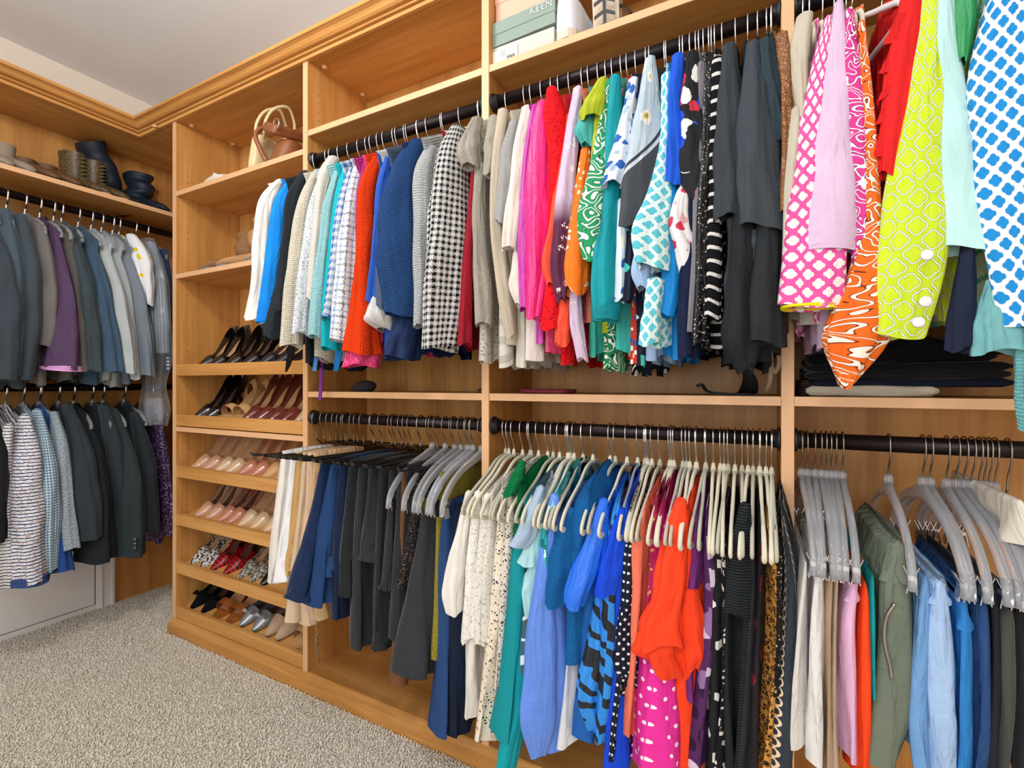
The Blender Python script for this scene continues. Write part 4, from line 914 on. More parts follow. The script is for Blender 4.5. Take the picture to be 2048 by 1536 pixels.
B('plum textured top', 'top', plain('#6f2f73', .8, .8), [(1394,965,7),(1396,1060,10),(1390,1200,12),(1386,1400,10)])
B('violet and white flower print sleeveless top', 'top', scatter('#4d2458', ['#4d2458', '#cfc4d4', '#4d2458', '#8d6ca0', '#2a1233'], 26, .55), [(1412,975,8),(1414,1080,12),(1422,1170,24),(1424,1250,26),(1414,1340,22),(1406,1450,22),(1402,1550,22)], depth=.3)
B('black blouse with white brush strokes', 'blouse', scatter('#17181b', ['#17181b', '#e4e2de', '#17181b'], 38, .38), [(1428,985,10),(1434,1080,13),(1436,1250,14),(1432,1400,18),(1426,1550,20)])
B('black and ivory mosaic print top', 'top', lace('#1a1a1d', '#d9d4cc', 60), [(1446,990,7),(1444,1100,9),(1442,1300,11),(1440,1540,12)])
B('black matte jersey top', 'top', plain('#1f2123'), [(1462,990,8),(1460,1100,12),(1458,1300,16),(1454,1550,18)])
B('black ribbed knit top with open cuff', 'top', knit('#30363b', '#15181b', 330, True), [(1492,990,8),(1488,1080,14),(1486,1240,16),(1482,1400,18),(1480,1550,18)], [[(1490,1010,8),(1484,1080,18),(1480,1160,22),(1476,1228,22)]])
B('black crepe tunic', 'tunic', plain('#2a2d31'), [(1504,990,7),(1502,1150,10),(1498,1350,12),(1494,1550,13)])
B('black blouse with burgundy brush print', 'blouse', scatter('#1d1a1e', ['#1d1a1e', '#6a1a2c', '#1d1a1e', '#1d1a1e'], 26, .45), [(1518,985,7),(1520,1100,9),(1518,1250,12),(1512,1400,15),(1508,1550,16)])
B('leopard print halter top', 'top', leopard(), [(1534,985,7),(1540,1080,8),(1544,1180,9),(1550,1270,14),(1540,1400,17),(1532,1550,16)])
B('black and gold speckled top', 'top', scatter('#141315', ['#141315', '#b08a52', '#d9d2c2'], 160, .32), [(1550,990,7),(1554,1080,9),(1556,1200,9),(1552,1400,9)])
B('black blouse printed with gold chains', 'blouse', chains('#2b333c', '#e0c8a8'), [(1566,975,8),(1574,1050,13),(1580,1150,18),(1576,1300,23),(1568,1420,24),(1560,1550,24)], depth=.3)
for j, px_ in enumerate([1010, 1052, 1130, 1285, 1335, 1365, 1384, 1404, 1440, 1476, 1512]):
    hanger('L2', np.array([x_at(px_+8, RODY), 1.0]), '', 'flock2' if j % 2 else 'flock', None, 'spare %s flocked hanger on the lower middle rod, %s of its colour' % ('grey' if j % 2 else 'cream', ['first', 'first', 'second', 'second', 'third', 'third', 'fourth', 'fourth', 'fifth', 'fifth', 'last'][j]))
# ------------------------------------------------------------------ lower right rod: trousers on clip hangers
def C(desc, m_, st, depth=.36, hg='clip', fold=.006, cat='trousers', band_=None, hx=None):
    g, A, L = G('L3', desc, cat, m_, dr=[st], bkw=dict(depth=depth, drop=.0, fold=fold, wave=.004), hg=None, ai=0)
    Ah = A.copy(); Ah[0] = max(Ah[0], DV[3]+.028) if hx is None else x_at(hx, RODY)
    if hg: hanger('L3', Ah, desc, hg)
    if band_:
        y0, y1 = band_; ys = [s[1] for s in st]
        S = [(np.interp(y, ys, [s[0] for s in st]), y, np.interp(y, ys, [s[2] for s in st])*1.06+1) for y in np.linspace(y0, y1, 4)]
        drape(g, 'L3', S, A, m_, L, depth*1.01, 0, 'waistband', .001, .001, 2)
    return g, A, L
QW = plain('#dedcda', .85, 1.0)
C('ivory quilted trousers', plain('#d9d6d2', .85, .9), [(1612,1122,7),(1606,1200,13),(1600,1350,15),(1598,1498,17)], hx=1603)
C('white quilted jeans', QW, [(1640,1116,12),(1636,1200,18),(1634,1350,21),(1636,1534,19)], band_=(1116,1160), hx=1614)
C('taupe cotton trousers', plain('#a58d76'), [(1662,1128,11),(1658,1250,12),(1658,1400,13),(1660,1570,14)], hx=1630)
C('mushroom trousers', plain('#b39c86'), [(1676,1130,9),(1674,1250,10),(1672,1400,11),(1672,1570,12)], hx=1642)
C('pastel pink trousers', plain('#dcaed0', .85), [(1708,1165,18),(1698,1230,19),(1696,1380,20),(1700,1522,17)], band_=(1165,1205), hx=1652)
C('tangerine trousers', plain('#f0481c', .8), [(1730,1165,11),(1726,1300,16),(1724,1420,18),(1724,1570,19)], hx=1662)
C('turquoise trousers showing as a sliver', plain('#139a9e'), [(1745,1150,7),(1746,1250,8),(1744,1400,8)], hx=1672)
hanger('L3', np.array([x_at(1685, RODY), 1.0]), '', 'clip', None, 'spare clear clip hanger beside the turquoise trousers')
OL = plain('#6d7668', .85, .9)
g, A, L = C('olive cargo trousers with zipped pocket', OL, [(1796,1080,26),(1792,1160,44),(1796,1290,50),(1794,1420,50),(1770,1540,44)], band_=(1085,1165), hx=1777, depth=.30)
zp = [ray_plane(px_, py_, A, d3_)+np.array([0, -.014, 0]) for px_, py_ in [(1786,1200),(1770,1225),(1765,1255),(1768,1290),(1776,1322),(1780,1350)]]
V, Fc = tube_np(smooth_path(zp, 40), .003, 6); link('zip', mesh_np('zip', V-np.array(L), Fc), NICKEL, g)
C('pale blue embossed denim trousers', plain('#a3c0e6', .85, 1.2), [(1880,1160,24),(1878,1250,36),(1884,1400,44),(1894,1560,40)], band_=(1165,1210), hx=1860, depth=.3)
C('sky blue cotton trousers', plain('#6f9ed2', .85, .9), [(1850,1150,18),(1848,1280,24),(1846,1420,24),(1860,1560,26)], hx=1845, depth=.3)
C('cornflower blue trousers', plain('#2f7cc4', .85), [(1926,1200,18),(1930,1260,22),(1928,1400,20),(1926,1560,20)], band_=(1200,1262), hx=1893)
C('dark blue textured denim trousers', plain('#29497a', .85, 1.0), [(1964,1190,22),(1966,1300,28),(1962,1440,28),(1950,1560,26)], hx=1912)
C('black stretch trousers', plain('#22252a'), [(1990,1190,14),(1994,1300,16),(1992,1440,16),(1986,1560,18)], hx=1928)
C('dark grey felt trousers with zipped pocket', wool('#4a4a48'), [(2018,1212,24),(2022,1330,30),(2020,1460,30),(2012,1560,28)], hx=1943)
C('anthracite trousers', wool('#2c2e31'), [(2058,1210,22),(2064,1330,26),(2062,1560,26)], hx=1958)
for j, px_ in enumerate([1968, 1978, 1990]): hanger('L3', np.array([x_at(px_, RODY), 1.0]), '', 'clip', None, 'spare clear clip hanger at the right end of the lower rod, %s of three' % ['first', 'second', 'last'][j])
C('cream trousers folded over a trouser bar', plain('#e2dccf'), [(2040,1000,16),(2050,1040,24),(2062,1100,30)], hg='slack', hx=2015, depth=.3)
# ------------------------------------------------------------------ left wall, upper rod
dl = RACK['LU']['d']; JL = dict(ht=.024, fl=1.2, fold=.006)
def K(rk, desc, cat, m_, sl, by, **k):
    return G(rk, desc, cat, m_, sl, by, bkw=JL, **k)
K('LU', 'charcoal blazer at the edge of the picture', 'blazer', wool('#3c444c'), [[(-25,440,12),(-10,540,30),(-8,660,32),(-12,760,30)]], 770)
s_ = [(8,420,10),(20,520,22),(18,640,24),(10,748,22)]
g, A, L = K('LU', 'steel grey blazer with cuff buttons', 'blazer', wool('#46525c'), [s_], 765)
def cuff_buttons(g, A, L, pts, m_, off=(.035, -.03, 0)):
    for px_, py_ in pts:
        p_ = ray_plane(px_, py_, A, dl)+np.array(off); V, Fc = tube_np([p_, p_+[.003, -.002, 0]], [.0065, .005], 10); link('button', mesh_np('button', V-np.array(L), Fc), m_, g)
cuff_buttons(g, A, L, [(20, 706+k_*8) for k_ in range(4)], CHROME)
K('LU', 'dark grey blazer with long sleeve', 'blazer', wool('#3e4850'), [[(38,430,10),(50,520,21),(52,630,24),(44,700,25),(38,757,24)]], 775)
K('LU', 'warm taupe grey blazer', 'blazer', wool('#6b6663'), [[(78,450,10),(88,540,19),(90,640,21),(82,692,20)]], 770)
s_ = [(104,455,8),(118,540,17),(126,640,26),(122,738,33)]
g, A, L = K('LU', 'purple checked jacket with pink piping', 'jacket', dots('#5c4566', '#46344f', .008, .3), [s_], 745); band(g, s_, A, dl, plain('#d59ad0', .6), L, 733, 741, 1.02, 'piping')
K('LU', 'brown-grey wool blazer', 'blazer', wool('#5d5855'), [[(128,470,9),(146,580,15),(158,680,15),(164,742,14)]], 760)
K('LU', 'dark slate green blazer', 'blazer', wool('#3b464b'), [[(138,455,11),(162,560,18),(177,660,18),(184,740,16)]], 755)
K('LU', 'slate blue blazer', 'blazer', wool('#3d5266'), [[(168,465,11),(196,560,18),(212,660,20),(220,744,21)]], 765)
K('LU', 'light grey flannel blazer', 'blazer', wool('#a9afb1'), [[(196,470,9),(222,560,17),(243,660,19),(255,745,15)]], 765)
K('LU', 'silver grey blazer with narrow sleeve', 'blazer', wool('#9aa1a5'), [[(216,475,9),(243,560,12),(262,680,11),(271,758,9)]], 770)
K('LU', 'blue-grey pinstripe blazer', 'blazer', wool('#737c86'), [[(243,488,11),(265,580,20),(281,680,20),(291,752,17)]], 770)
g, A, L = K('LU', 'white shirt with yellow tags under plastic film', 'shirt', scatter('#dfe1e4', ['#dfe1e4', '#e0c21e', '#dfe1e4', '#dfe1e4'], 25, .3), [[(262,470,9),(278,500,15),(292,560,13),(296,610,9)]], 640)
g, A, L = K('LU', 'grey pinstripe suit jacket in a dry-cleaning bag', 'jacket', stripes('#6a737b', '#8b949b', .012, .3, 'X'), [[(300,485,10),(310,560,18),(315,640,20),(318,704,18)]], 700)
sleeve(g, [(296,478,12),(308,540,22),(314,640,25),(318,720,24),(310,770,20),(312,820,26),(314,850,18)], A, dl, FILM, L, 'plastic_cover', fold=.12, rows=36)
g, A, L = K('LU', 'navy suit jacket with white cuff buttons', 'blazer', wool('#2a3a56'), [[(326,500,8),(334,580,12),(338,660,13),(339,746,13)]], 740)
cuff_buttons(g, A, L, [(337, 717+k_*7) for k_ in range(4)], WHITEPL, (.03, -.015, 0))
# ------------------------------------------------------------------ left wall, lower rod
K('LL', 'black coat at the edge of the picture', 'coat', wool('#1b1d20'), [[(-20,830,10),(-8,900,18),(-8,1000,18),(-10,1080,18)]], 1100)
K('LL', 'white fringed knit jacket mostly out of view', 'jacket', stripes('#d9d6d4', '#3c4456', .012, .2, 'Y', 1.5), [[(18,850,6),(4,940,14),(-2,1060,17),(0,1175,18)]], 1150)
s_ = [(50,830,7),(48,880,21),(42,980,34),(42,1080,37),(52,1160,33)]
g, A, L = K('LL', 'white tweed jacket with navy stripes', 'jacket', stripes('#dcdce2', '#2c3a5e', .013, .22, 'Y', 1.6, '#b0682c'), [s_], 1140); band(g, s_, A, dl, plain('#34497a'), L, 1150, 1164, 1.02, 'hem_trim')
K('LL', 'pale blue woven tweed jacket', 'jacket', houndsq('#c9dbe4', '#4a7390', .011), [[(74,820,7),(84,880,15),(94,1000,20),(92,1080,19),(96,1140,13)]], 1120)
K('LL', 'royal blue wool jacket', 'jacket', wool('#274a8c'), [[(108,900,8),(116,1000,13),(116,1060,16),(122,1140,20)]], 1110)
K('LL', 'black and white flecked tweed jacket', 'jacket', tweed('#1f2830', '#8fa4b2', '#dfe6ea', 420), [[(108,825,6),(118,880,13),(130,1000,13),(140,1096,14)]], 1060)
K('LL', 'black blazer with a plain cuff', 'blazer', wool('#30383d'), [[(134,810,8),(156,880,17),(168,980,24),(171,1074,26)]], 1080)
K('LL', 'black textured jacket hanging lowest', 'jacket', tweed('#1c1f22', '#26292d', '#34383d', 600), [[(160,820,7),(186,900,16),(196,1000,22),(192,1060,28),(190,1118,31)]], 1100)
K('LL', 'graphite blazer with slim sleeve', 'blazer', wool('#2e353a'), [[(206,812,8),(224,880,14),(233,960,14),(236,1046,10)]], 1050)
s_ = [(226,818,8),(245,900,20),(255,1000,27),(252,1108,31)]
g, A, L = K('LL', 'dark green-black blazer with three cuff buttons', 'blazer', wool('#2f383b'), [s_], 1090)
for k_ in range(3):
    p_ = ray_plane(270, 1073+k_*8.5, A, dl)+np.array([.045, -.02, 0])
    V, Fc = tube_np([p_, p_+[.003, -.003, 0]], [.008, .006], 12); link('button', mesh_np('button', V-np.array(L), Fc), simple('horn_button', '#4a565c', .4), g)
K('LL', 'black dinner jacket', 'jacket', wool('#2a3035'), [[(268,826,8),(288,900,15),(298,1000,16),(302,1062,14)]], 1060)
K('LL', 'purple sequin dress', 'dress', scatter('#2c1a3a', ['#8d6ca8', '#2c1a3a', '#c9b4d8', '#4a2c60'], 220, .42, rough=.3), [[(318,850,7),(328,930,10),(333,1000,11),(332,1072,9)]], 1080)
# ------------------------------------------------------------------ shoes
def itp(t, xy): x, y = zip(*xy); return np.interp(t, x, y)
SHM = {}
def shoe_meshes(kind):
    """local frame: toe at the origin, heel towards +Y, sole on Z = 0"""
    if kind in SHM: return SHM[kind]
    flat = kind in ('flat', 'sneaker'); pt = kind in ('pump', 'flat', 'mule', 'lowpump')
    L = .27 if kind == 'sneaker' else .24; h = dict(pump=.085, flat=.012, mule=.05, lowpump=.055, sandal=.07, sneaker=.022)[kind]
    t = np.linspace(0, 1, 33)
    w_ = itp(t, [(0,.004),(.05,.016),(.12,.024),(.25,.036),(.35,.040),(.6,.029),(.85,.029),(.95,.024),(1,.010)] if pt else [(0,.012),(.04,.028),(.12,.038),(.3,.044),(.6,.034),(.85,.034),(.95,.028),(1,.012)])
    b_ = itp(t, [(0,.003),(.1,0),(.36,.001),(.5,.22*h),(.65,.55*h),(.8,.84*h),(.92,.98*h),(1,h)]) if h > .03 else np.full(33, h)
    tw = itp(t, [(0,.006),(.08,.018),(.2,.032),(.3,.042)]); wall = itp(t, [(.26,.036),(.34,.026),(.5,.024),(.7,.036),(.9,.055),(1,.058)])
    if kind == 'sneaker': tw = itp(t, [(0,.03),(.1,.045),(.3,.065)]); wall = itp(t, [(.26,.07),(.5,.075),(.8,.085),(1,.09)])
    k = 12; up = MB(); ex = {}; toe_end = .34 if kind != 'sneaker' else .55
    idx = np.where(t <= toe_end)[0]; V = []
    for i in idx:
        a = np.linspace(0, PI, k+1)
        V += [(-w_[i]*np.cos(x), t[i]*L, b_[i]+tw[i]*np.sin(x)**.85) for x in a]
    if kind != 'sandal': up.add(V, grid_faces(len(idx), k+1, False))
    if kind in ('pump', 'flat', 'lowpump', 'sneaker'):
        idx = np.where(t >= toe_end-.06)[0]
        ring = [(-1, i) for i in idx]+[(1, i) for i in idx[::-1]]
        V = []
        for s, i in ring:
            for q in range(4): V.append((s*w_[i]*(1+.05*math.sin(PI*q/3)-.08*q/3), t[i]*L+(0.004*q/3 if t[i] > .97 else 0), b_[i]+wall[i]*q/3))
        ex['quarter'] = MB().add(V, grid_faces(len(ring), 4, False))
    elif kind == 'sandal':
        for (t0, t1) in ((.16, .3), (.62, .72)):
            V = []; ii = np.linspace(t0, t1, 5)
            for tt in ii:
                ww, bb = np.interp(tt, t, w_), np.interp(tt, t, b_); hh = .05 if t0 < .5 else .075
                V += [(-ww*1.05*np.cos(x), tt*L+(.03*np.sin(x) if t0 > .5 else 0), bb+hh*np.sin(x)**.7) for x in np.linspace(0, PI, 11)]
            ex['toe_strap' if t0 < .5 else 'ankle_strap'] = MB().add(V, grid_faces(5, 11, False))
    def strip(t0, dz, sc, th):
        mb = MB(); ii = np.where(t >= t0)[0]; V = []
        for i in ii: V += [(-w_[i]*sc, t[i]*L, b_[i]+dz), (w_[i]*sc, t[i]*L, b_[i]+dz), (w_[i]*sc, t[i]*L, b_[i]+dz-th), (-w_[i]*sc, t[i]*L, b_[i]+dz-th)]
        return mb.add(V, grid_faces(len(ii), 4)+[(3, 2, 1, 0), tuple(len(V)-4+q for q in range(4))])
    ins = strip(.2, .006, .95, .003); sole = strip(0, .002, 1.03, .005 if kind != 'sneaker' else .024)
    heel = MB()
    if h > .03:
        r1 = .019 if kind != 'sandal' else .024; r0 = .0065 if kind == 'pump' else (.012 if kind != 'sandal' else .023)
        V, Fc = tube_np([(0, L*.905, h-.006), (0, L*.925, h*.7), (0, L*.935, h*.35), (0, L*.935, 0.0)], [r1, r0*.5+r1*.45, r0*1.1, r0], 12); heel.add(V, Fc)
    elif kind == 'flat': heel.box(-.022, .022, L*.78, L*.985, 0, .011)
    SHM[kind] = [(n, mesh_np(n, m_.V, m_.F, smooth=(n not in ('insole', 'sole')))) for n, m_ in [('upper', up), ('insole', ins), ('sole', sole), ('heel', heel)]+list(ex.items()) if m_.V]
    return SHM[kind]
def shoe(kind, label, m_up, m_in, loc, rot, cat='shoe', group=None, m_heel=None, bow=None, name=None):
    s = thing(name or cat.replace(' ', '_'), label, cat, loc, rot, group)
    for n, me in shoe_meshes(kind):
        key = (kind, n, m_up.name, m_in.name, (m_heel or m_up).name)
        if key not in SHM:
            c = me.copy(); c.materials.clear(); c.materials.append(m_in if n == 'insole' else (m_heel or m_up) if n in ('sole', 'heel') else m_up); SHM[key] = c
        link(n, SHM[key], None, s)
    if bow:
        mb = MB()
        for sg in (-1, 1):
            V = [(0, 0, 0), (sg*.03, -.012, .012), (sg*.038, 0, .004), (sg*.03, .014, .014), (sg*.02, 0, .022)]
            mb.add(V, [(0, 1, 2), (0, 2, 3), (0, 3, 4), (0, 4, 1), (1, 4, 3, 2)])
        mb.tube([(-.005, 0, .008), (.005, 0, .008)], .009, 8)
        mb.build('bow', bow, s, loc=(0, .05, .034))
    return s
PAT = lambda n, c: simple(n, c, .14, 0, .6, 0, .6)
BP, NVP, BRP = PAT('black_patent', '#0c0c0f'), PAT('dark_navy_leather', '#141a24'), PAT('brown_patent', '#6b2f26')
TAN = simple('tan_leather', '#c79a6a', .5); NUDE1, NUDE2, NUDE3 = PAT('nude_patent', '#c99b7c'), PAT('beige_patent', '#d3b48d'), PAT('rose_nude_patent', '#c07e64')
INB = simple('beige_insole', '#b98d62', .6); IND = simple('dark_insole', '#4a3020', .6)
SUED = simple('camel_suede', '#c59a68', .95, 0, .1, 400); BLKS = simple('black_suede', '#101012', .95, 0, .1, 400)
SILV = simple('silver_leather', '#9aa0a6', .3, .6); GRYS = simple('grey_suede', '#7b8088', .9, 0, .1, 300); COG = simple('cognac_leather', '#9a5a28', .45)
BEI = simple('beige_suede', '#b59a80', .9, 0, .1, 300)
def spots(name, bg, fg, sc):
    def f(k):
        t = Mt(k, .4, .4); n = t.node('ShaderNodeTexCoord'); v = n.outputs['Object']; d = t.vor(v, sc); t.color(t.mix(t.lt(d, .45), bg, fg)); return t.m
    return mat(name, f)
SPOT = spots('black_white_spotted_leather', '#c9c5c0', '#17171a', 90); SNAKE = spots('grey_snakeskin', '#57524c', '#b5aca0', 120); CAMO = spots('camouflage_canvas', '#4c4028', '#6b5b3c', 120)
def redcheck(k):
    t = Mt(k, .25, .5); n = t.node('ShaderNodeTexCoord'); s = t.node('ShaderNodeSeparateXYZ'); t.put(s.inputs[0], n.outputs['Object'])
    a = t.math('FRACT', t.math('MULTIPLY', s.outputs[0], 70)); b = t.math('FRACT', t.math('MULTIPLY', s.outputs[1], 70))
    m_ = t.math('MAXIMUM', t.lt(a, .22), t.lt(b, .22)); t.color(t.mix(m_, '#b3101e', '#2a0a0c')); return t.m
REDC = mat('red_tartan_leather', redcheck)
ORD = ['first', 'second', 'third', 'fourth', 'fifth', 'sixth', 'seventh', 'eighth']
ROWS = [
 (0, 'top slanted shelf', [(392, 'pump', 'black patent pump', BP, INB), (415, 'pump', 'black patent pump', BP, INB), (447, 'pump', 'black patent slingback pump', BP, IND), (480, 'pump', 'black patent slingback pump', BP, IND), (514, 'lowpump', 'dark navy leather court shoe', NVP, INB), (546, 'lowpump', 'dark navy leather court shoe', NVP, INB)]),
 (1, 'second slanted shelf', [(386, 'pump', 'glossy black stiletto', BP, IND), (408, 'pump', 'glossy black stiletto', BP, IND), (438, 'sandal', 'camel block-heel sandal', SUED, INB), (462, 'sandal', 'camel block-heel sandal', SUED, INB), (484, 'pump', 'brown patent pump', BRP, INB), (508, 'pump', 'brown patent pump', BRP, INB), (534, 'pump', 'brown patent pump', BRP, INB), (560, 'pump', 'brown patent pump', BRP, INB), (588, 'lowpump', 'sand leather court shoe', NUDE2, INB)]),
 (2, 'third slanted shelf', [(382, 'pump', 'nude patent pump', NUDE1, INB), (404, 'pump', 'nude patent pump', NUDE1, INB), (428, 'pump', 'beige patent pump', NUDE2, INB), (450, 'pump', 'beige patent pump', NUDE2, INB), (474, 'pump', 'rose nude pump', NUDE3, INB), (499, 'pump', 'rose nude pump', NUDE3, INB), (524, 'pump', 'tan leather pump', TAN, INB), (550, 'pump', 'tan leather pump', TAN, INB)]),
 (3, 'fourth slanted shelf', [(388, 'pump', 'blush suede pump', NUDE1, IND), (410, 'pump', 'blush suede pump', NUDE1, IND), (433, 'lowpump', 'pale nude pump', NUDE3, IND), (452, 'lowpump', 'pale nude pump', NUDE3, IND), (475, 'lowpump', 'butter beige pump', NUDE2, INB), (500, 'lowpump', 'butter beige pump', NUDE2, INB), (526, 'pump', 'ivory nude pump', NUDE2, IND), (552, 'pump', 'ivory nude pump', NUDE2, IND)]),
 (4, 'fifth slanted shelf', [(374, 'lowpump', 'black and white spotted pump', SPOT, INB), (399, 'lowpump', 'black and white spotted pump', SPOT, INB), (420, 'pump', 'red tartan pump', REDC, IND), (446, 'pump', 'red tartan pump', REDC, IND), (474, 'lowpump', 'grey snakeskin court shoe', SNAKE, INB), (498, 'lowpump', 'grey snakeskin court shoe', SNAKE, INB), (520, 'lowpump', 'black leather court shoe', BP, IND)]),
 (5, 'bottom slanted shelf', [(380, 'lowpump', 'black suede bow shoe', BLKS, IND), (402, 'lowpump', 'black suede bow shoe', BLKS, IND), (428, 'sandal', 'cognac and grey strappy sandal', COG, INB), (454, 'sandal', 'cognac and grey strappy sandal', COG, INB), (480, 'flat', 'silver pointed flat', SILV, IND), (506, 'flat', 'silver pointed flat', SILV, IND), (532, 'flat', 'beige pointed loafer', BEI, IND), (552, 'flat', 'beige pointed loafer', BEI, IND), (586, 'sandal', 'braided tan sandal', TAN, INB)])]
for ri, ph, lst in ROWS:
    cnt = {}
    for px_, kind, ds, mu, mi in lst:
        X = x_at(px_, F+.03); zt = RAILS[ri]; s0 = .014
        n_ = sum(1 for q in lst if q[2] == ds); cnt[ds] = cnt.get(ds, 0)+1
        which = '' if n_ == 1 else (('left' if cnt[ds] == 1 else 'right')+' of its pair' if n_ == 2 else '%s from the left' % ORD[cnt[ds]-1])
        X = min(max(X, DV[0]+.06), DV[1]-.055)
        s = shoe(kind, '%s on the %s%s' % (ds, ph, ', '+which if which else ''), mu, mi, (X, F+.019+s0*math.cos(SLOPE), zt-.0195+s0*math.sin(SLOPE)), (SLOPE, 0, random.uniform(-.05, .05)), 'shoe', 'shoes on the slanted shelves', bow=(BLKS if 'bow' in ds else SILV if 'silver' in ds else None))
# ------------------------------------------------------------------ boots
def boot(label, m_, loc, rotz, height=.2, tilt=(0, 0), sole=BLKS, slouch=.0, rad=.046, laces=None, group='boots on the shelves', toe='pt', trim=None):
    s = thing('boot', label, 'boot', loc, (tilt[0], tilt[1], rotz), group)
    t = np.linspace(0, 1, 18); L = .25
    w_ = itp(t, [(0,.008),(.06,.024),(.25,.040),(.45,.036),(.7,.034),(.93,.033),(1,.020)]); hh = itp(t, [(0,.012),(.1,.035),(.3,.055),(.5,.075),(1,.085)]); a = np.arange(16)*2*PI/16
    R = np.stack([np.stack([w_[i]*np.cos(a), np.full(16, t[i]*L), np.maximum(.012+hh[i]*.5+hh[i]*.5*np.sin(a), .012)], 1) for i in range(18)])
    loft('foot', R, m_, s, True, True)
    q = np.linspace(0, 1, 40); R = []
    for i in range(40):
        rx = rad*(1-.08*math.sin(PI*q[i]))*(1+slouch*2.2*math.sin(22*q[i])); ry = rx*1.3
        R.append(np.stack([rx*np.cos(a)*(1+slouch*1.2*np.sin(3*a+4*q[i])), L*.74+ry*np.sin(a)*(1+slouch*np.sin(2*a+5*q[i]))+slouch*.5*math.sin(9*q[i]), np.full(16, .05+q[i]*(height-.05))+slouch*.35*np.sin(a+1)*q[i]], 1))
    R = np.stack(R); inn = np.stack([R[-1].mean(0)+(R[-1]-R[-1].mean(0))*.88, R[-6].mean(0)+(R[-6]-R[-6].mean(0))*.85])
    loft('shaft', R, m_, s, False, False, inner=inn)
    mb = MB(); V = []
    for i in range(18): V += [(-w_[i]*1.06, t[i]*L, .014), (w_[i]*1.06, t[i]*L, .014), (w_[i]*1.06, t[i]*L, 0), (-w_[i]*1.06, t[i]*L, 0)]
    mb.add(V, grid_faces(18, 4)+[(3, 2, 1, 0), (68, 69, 70, 71)]).build('sole', sole, s)
    if laces:
        for k in range(6):
            z = .08+k*(height-.09)/6.0; y = L*.74-rad*1.38
            V, Fc = tube_np([(-.02, y-.002, z), (0, y-.006, z+.007), (.02, y-.002, z+.014)], .0018, 6); link('lace', mesh_np('lace', V, Fc), laces, s)
    if trim:
        for k in range(4):
            ang = -PI/2+(k-1.5)*.5; V, Fc = tube_np([(rad*1.0*math.cos(ang), L*.74+rad*1.36*math.sin(ang), height*.7), (rad*1.12*math.cos(ang), L*.74+rad*1.48*math.sin(ang), height*.7)], [.005, .003], 8); link('stud', mesh_np('stud', V, Fc), trim, s)
    return s
TS = simple('tan_suede', '#b58a5e', .95, 0, .1, 350); TS2 = simple('brown_suede', '#8f6848', .95, 0, .1, 350); TPS = simple('taupe_suede', '#9b8c7c', .95, 0, .1, 350)
STB = simple('studded_brown_leather', '#6a4a30', .5, 0, .4, 200); PUF = simple('navy_quilted_nylon', '#1a2433', .5, 0, .3, 60); GSO = simple('grey_rubber', '#6f7072', .6)
zB = 1.613
boot('brown suede ankle boot furthest left on the open shelf', TS2, (*P(404, 0, F+.02)[:2], zB), -.55, .19, sole=GSO, slouch=.02, tilt=(0, -.12))
boot('tan suede slouch boot in the middle of the open shelf', TS, (*P(432, 0, F+.015)[:2], zB), -.60, .25, sole=GSO, slouch=.035, rad=.052, tilt=(-.05, -.1))
boot('tan suede slouch boot beside the off-white cardigan', TS, (*P(488, 0, F+.015)[:2], zB), -.50, .27, sole=GSO, slouch=.035, rad=.052, tilt=(-.05, -.15))
zS = 1.985
def onleft(px, X=-2.66): return (X, y_at(px, X), zS)
boot('taupe suede bootie nearest the picture edge', TPS, onleft(22), PI/2+.25, .14, sole=GSO, rad=.044)
boot('taupe suede bootie beside the studded boots', TPS, onleft(66), PI/2+.25, .14, sole=GSO, rad=.044)
boot('studded brown leather bootie, left of its pair', STB, onleft(118), PI/2+.35, .105, trim=GOLD, rad=.042)
boot('studded brown leather bootie, right of its pair', STB, onleft(160), PI/2+.35, .105, trim=GOLD, rad=.042)
boot('camouflage lace-up boot, left of its pair', CAMO, onleft(222), PI/2+.45, .20, laces=simple('lace_cord', '#93845c', .9), sole=TAN, rad=.043)
boot('camouflage lace-up boot, right of its pair', CAMO, onleft(258), PI/2+.45, .19, laces=simple('lace_cord', '#93845c', .9), sole=TAN, rad=.043)
boot('navy quilted snow boot leaning on the camouflage boots', PUF, onleft(306, -2.72), PI/2+.4, .35, tilt=(-.1, -.36), slouch=.02, rad=.052)
boot('navy quilted snow boot in the closet corner', PUF, onleft(338, -2.66), PI/2+.4, .22, tilt=(0, .15), slouch=.03, rad=.052)
# ------------------------------------------------------------------ shelf above: flat shoe, strap and handbags
CRL = simple('cream_leather', '#dcc79a', .4, 0, .4); BRL = simple('saddle_brown_leather', '#8a5230', .42, 0, .45, 60)
zA = 1.984
shoe('flat', 'pale grey flat shoe lying on the handbag shelf', simple('pale_grey_leather', '#cfc6bd', .5), IND, (*P(408, 0, F+.03)[:2], zA+.003), (0, 0, -1.15), 'shoe', name='flat_shoe')
def slab(parent, name, c, sx, sy, sz, m_, n=4.0, pinch=0.0, loc=(0, 0, 0), wob=0.0, rows=14, seed=0):
    """soft block: superellipse rings stacked along Z"""
    rs = np.random.RandomState(seed); p = rs.uniform(0, 6.28, 4); a = np.arange(40)*2*PI/40; R = []
    for i, q in enumerate(np.linspace(0, 1, rows)):
        e = min(1, (1-abs(2*q-1)**6))**.5*.12+.88
        k = e*(1-pinch*q)
        x = sx*np.sign(np.cos(a))*np.abs(np.cos(a))**(2/n)*(e); y = sy*k*np.sign(np.sin(a))*np.abs(np.sin(a))**(2/n)
        x = x*(1+wob*np.sin(2*a+p[0]+3*q)); y = y*(1+wob*np.sin(3*a+p[1]+2*q))
        R.append(np.stack([c[0]+x, c[1]+y, np.full(40, c[2]+q*sz)+wob*.2*sz*np.sin(2*a+p[2])], 1))
    return loft(name, np.stack(R), m_, parent, True, True, loc)
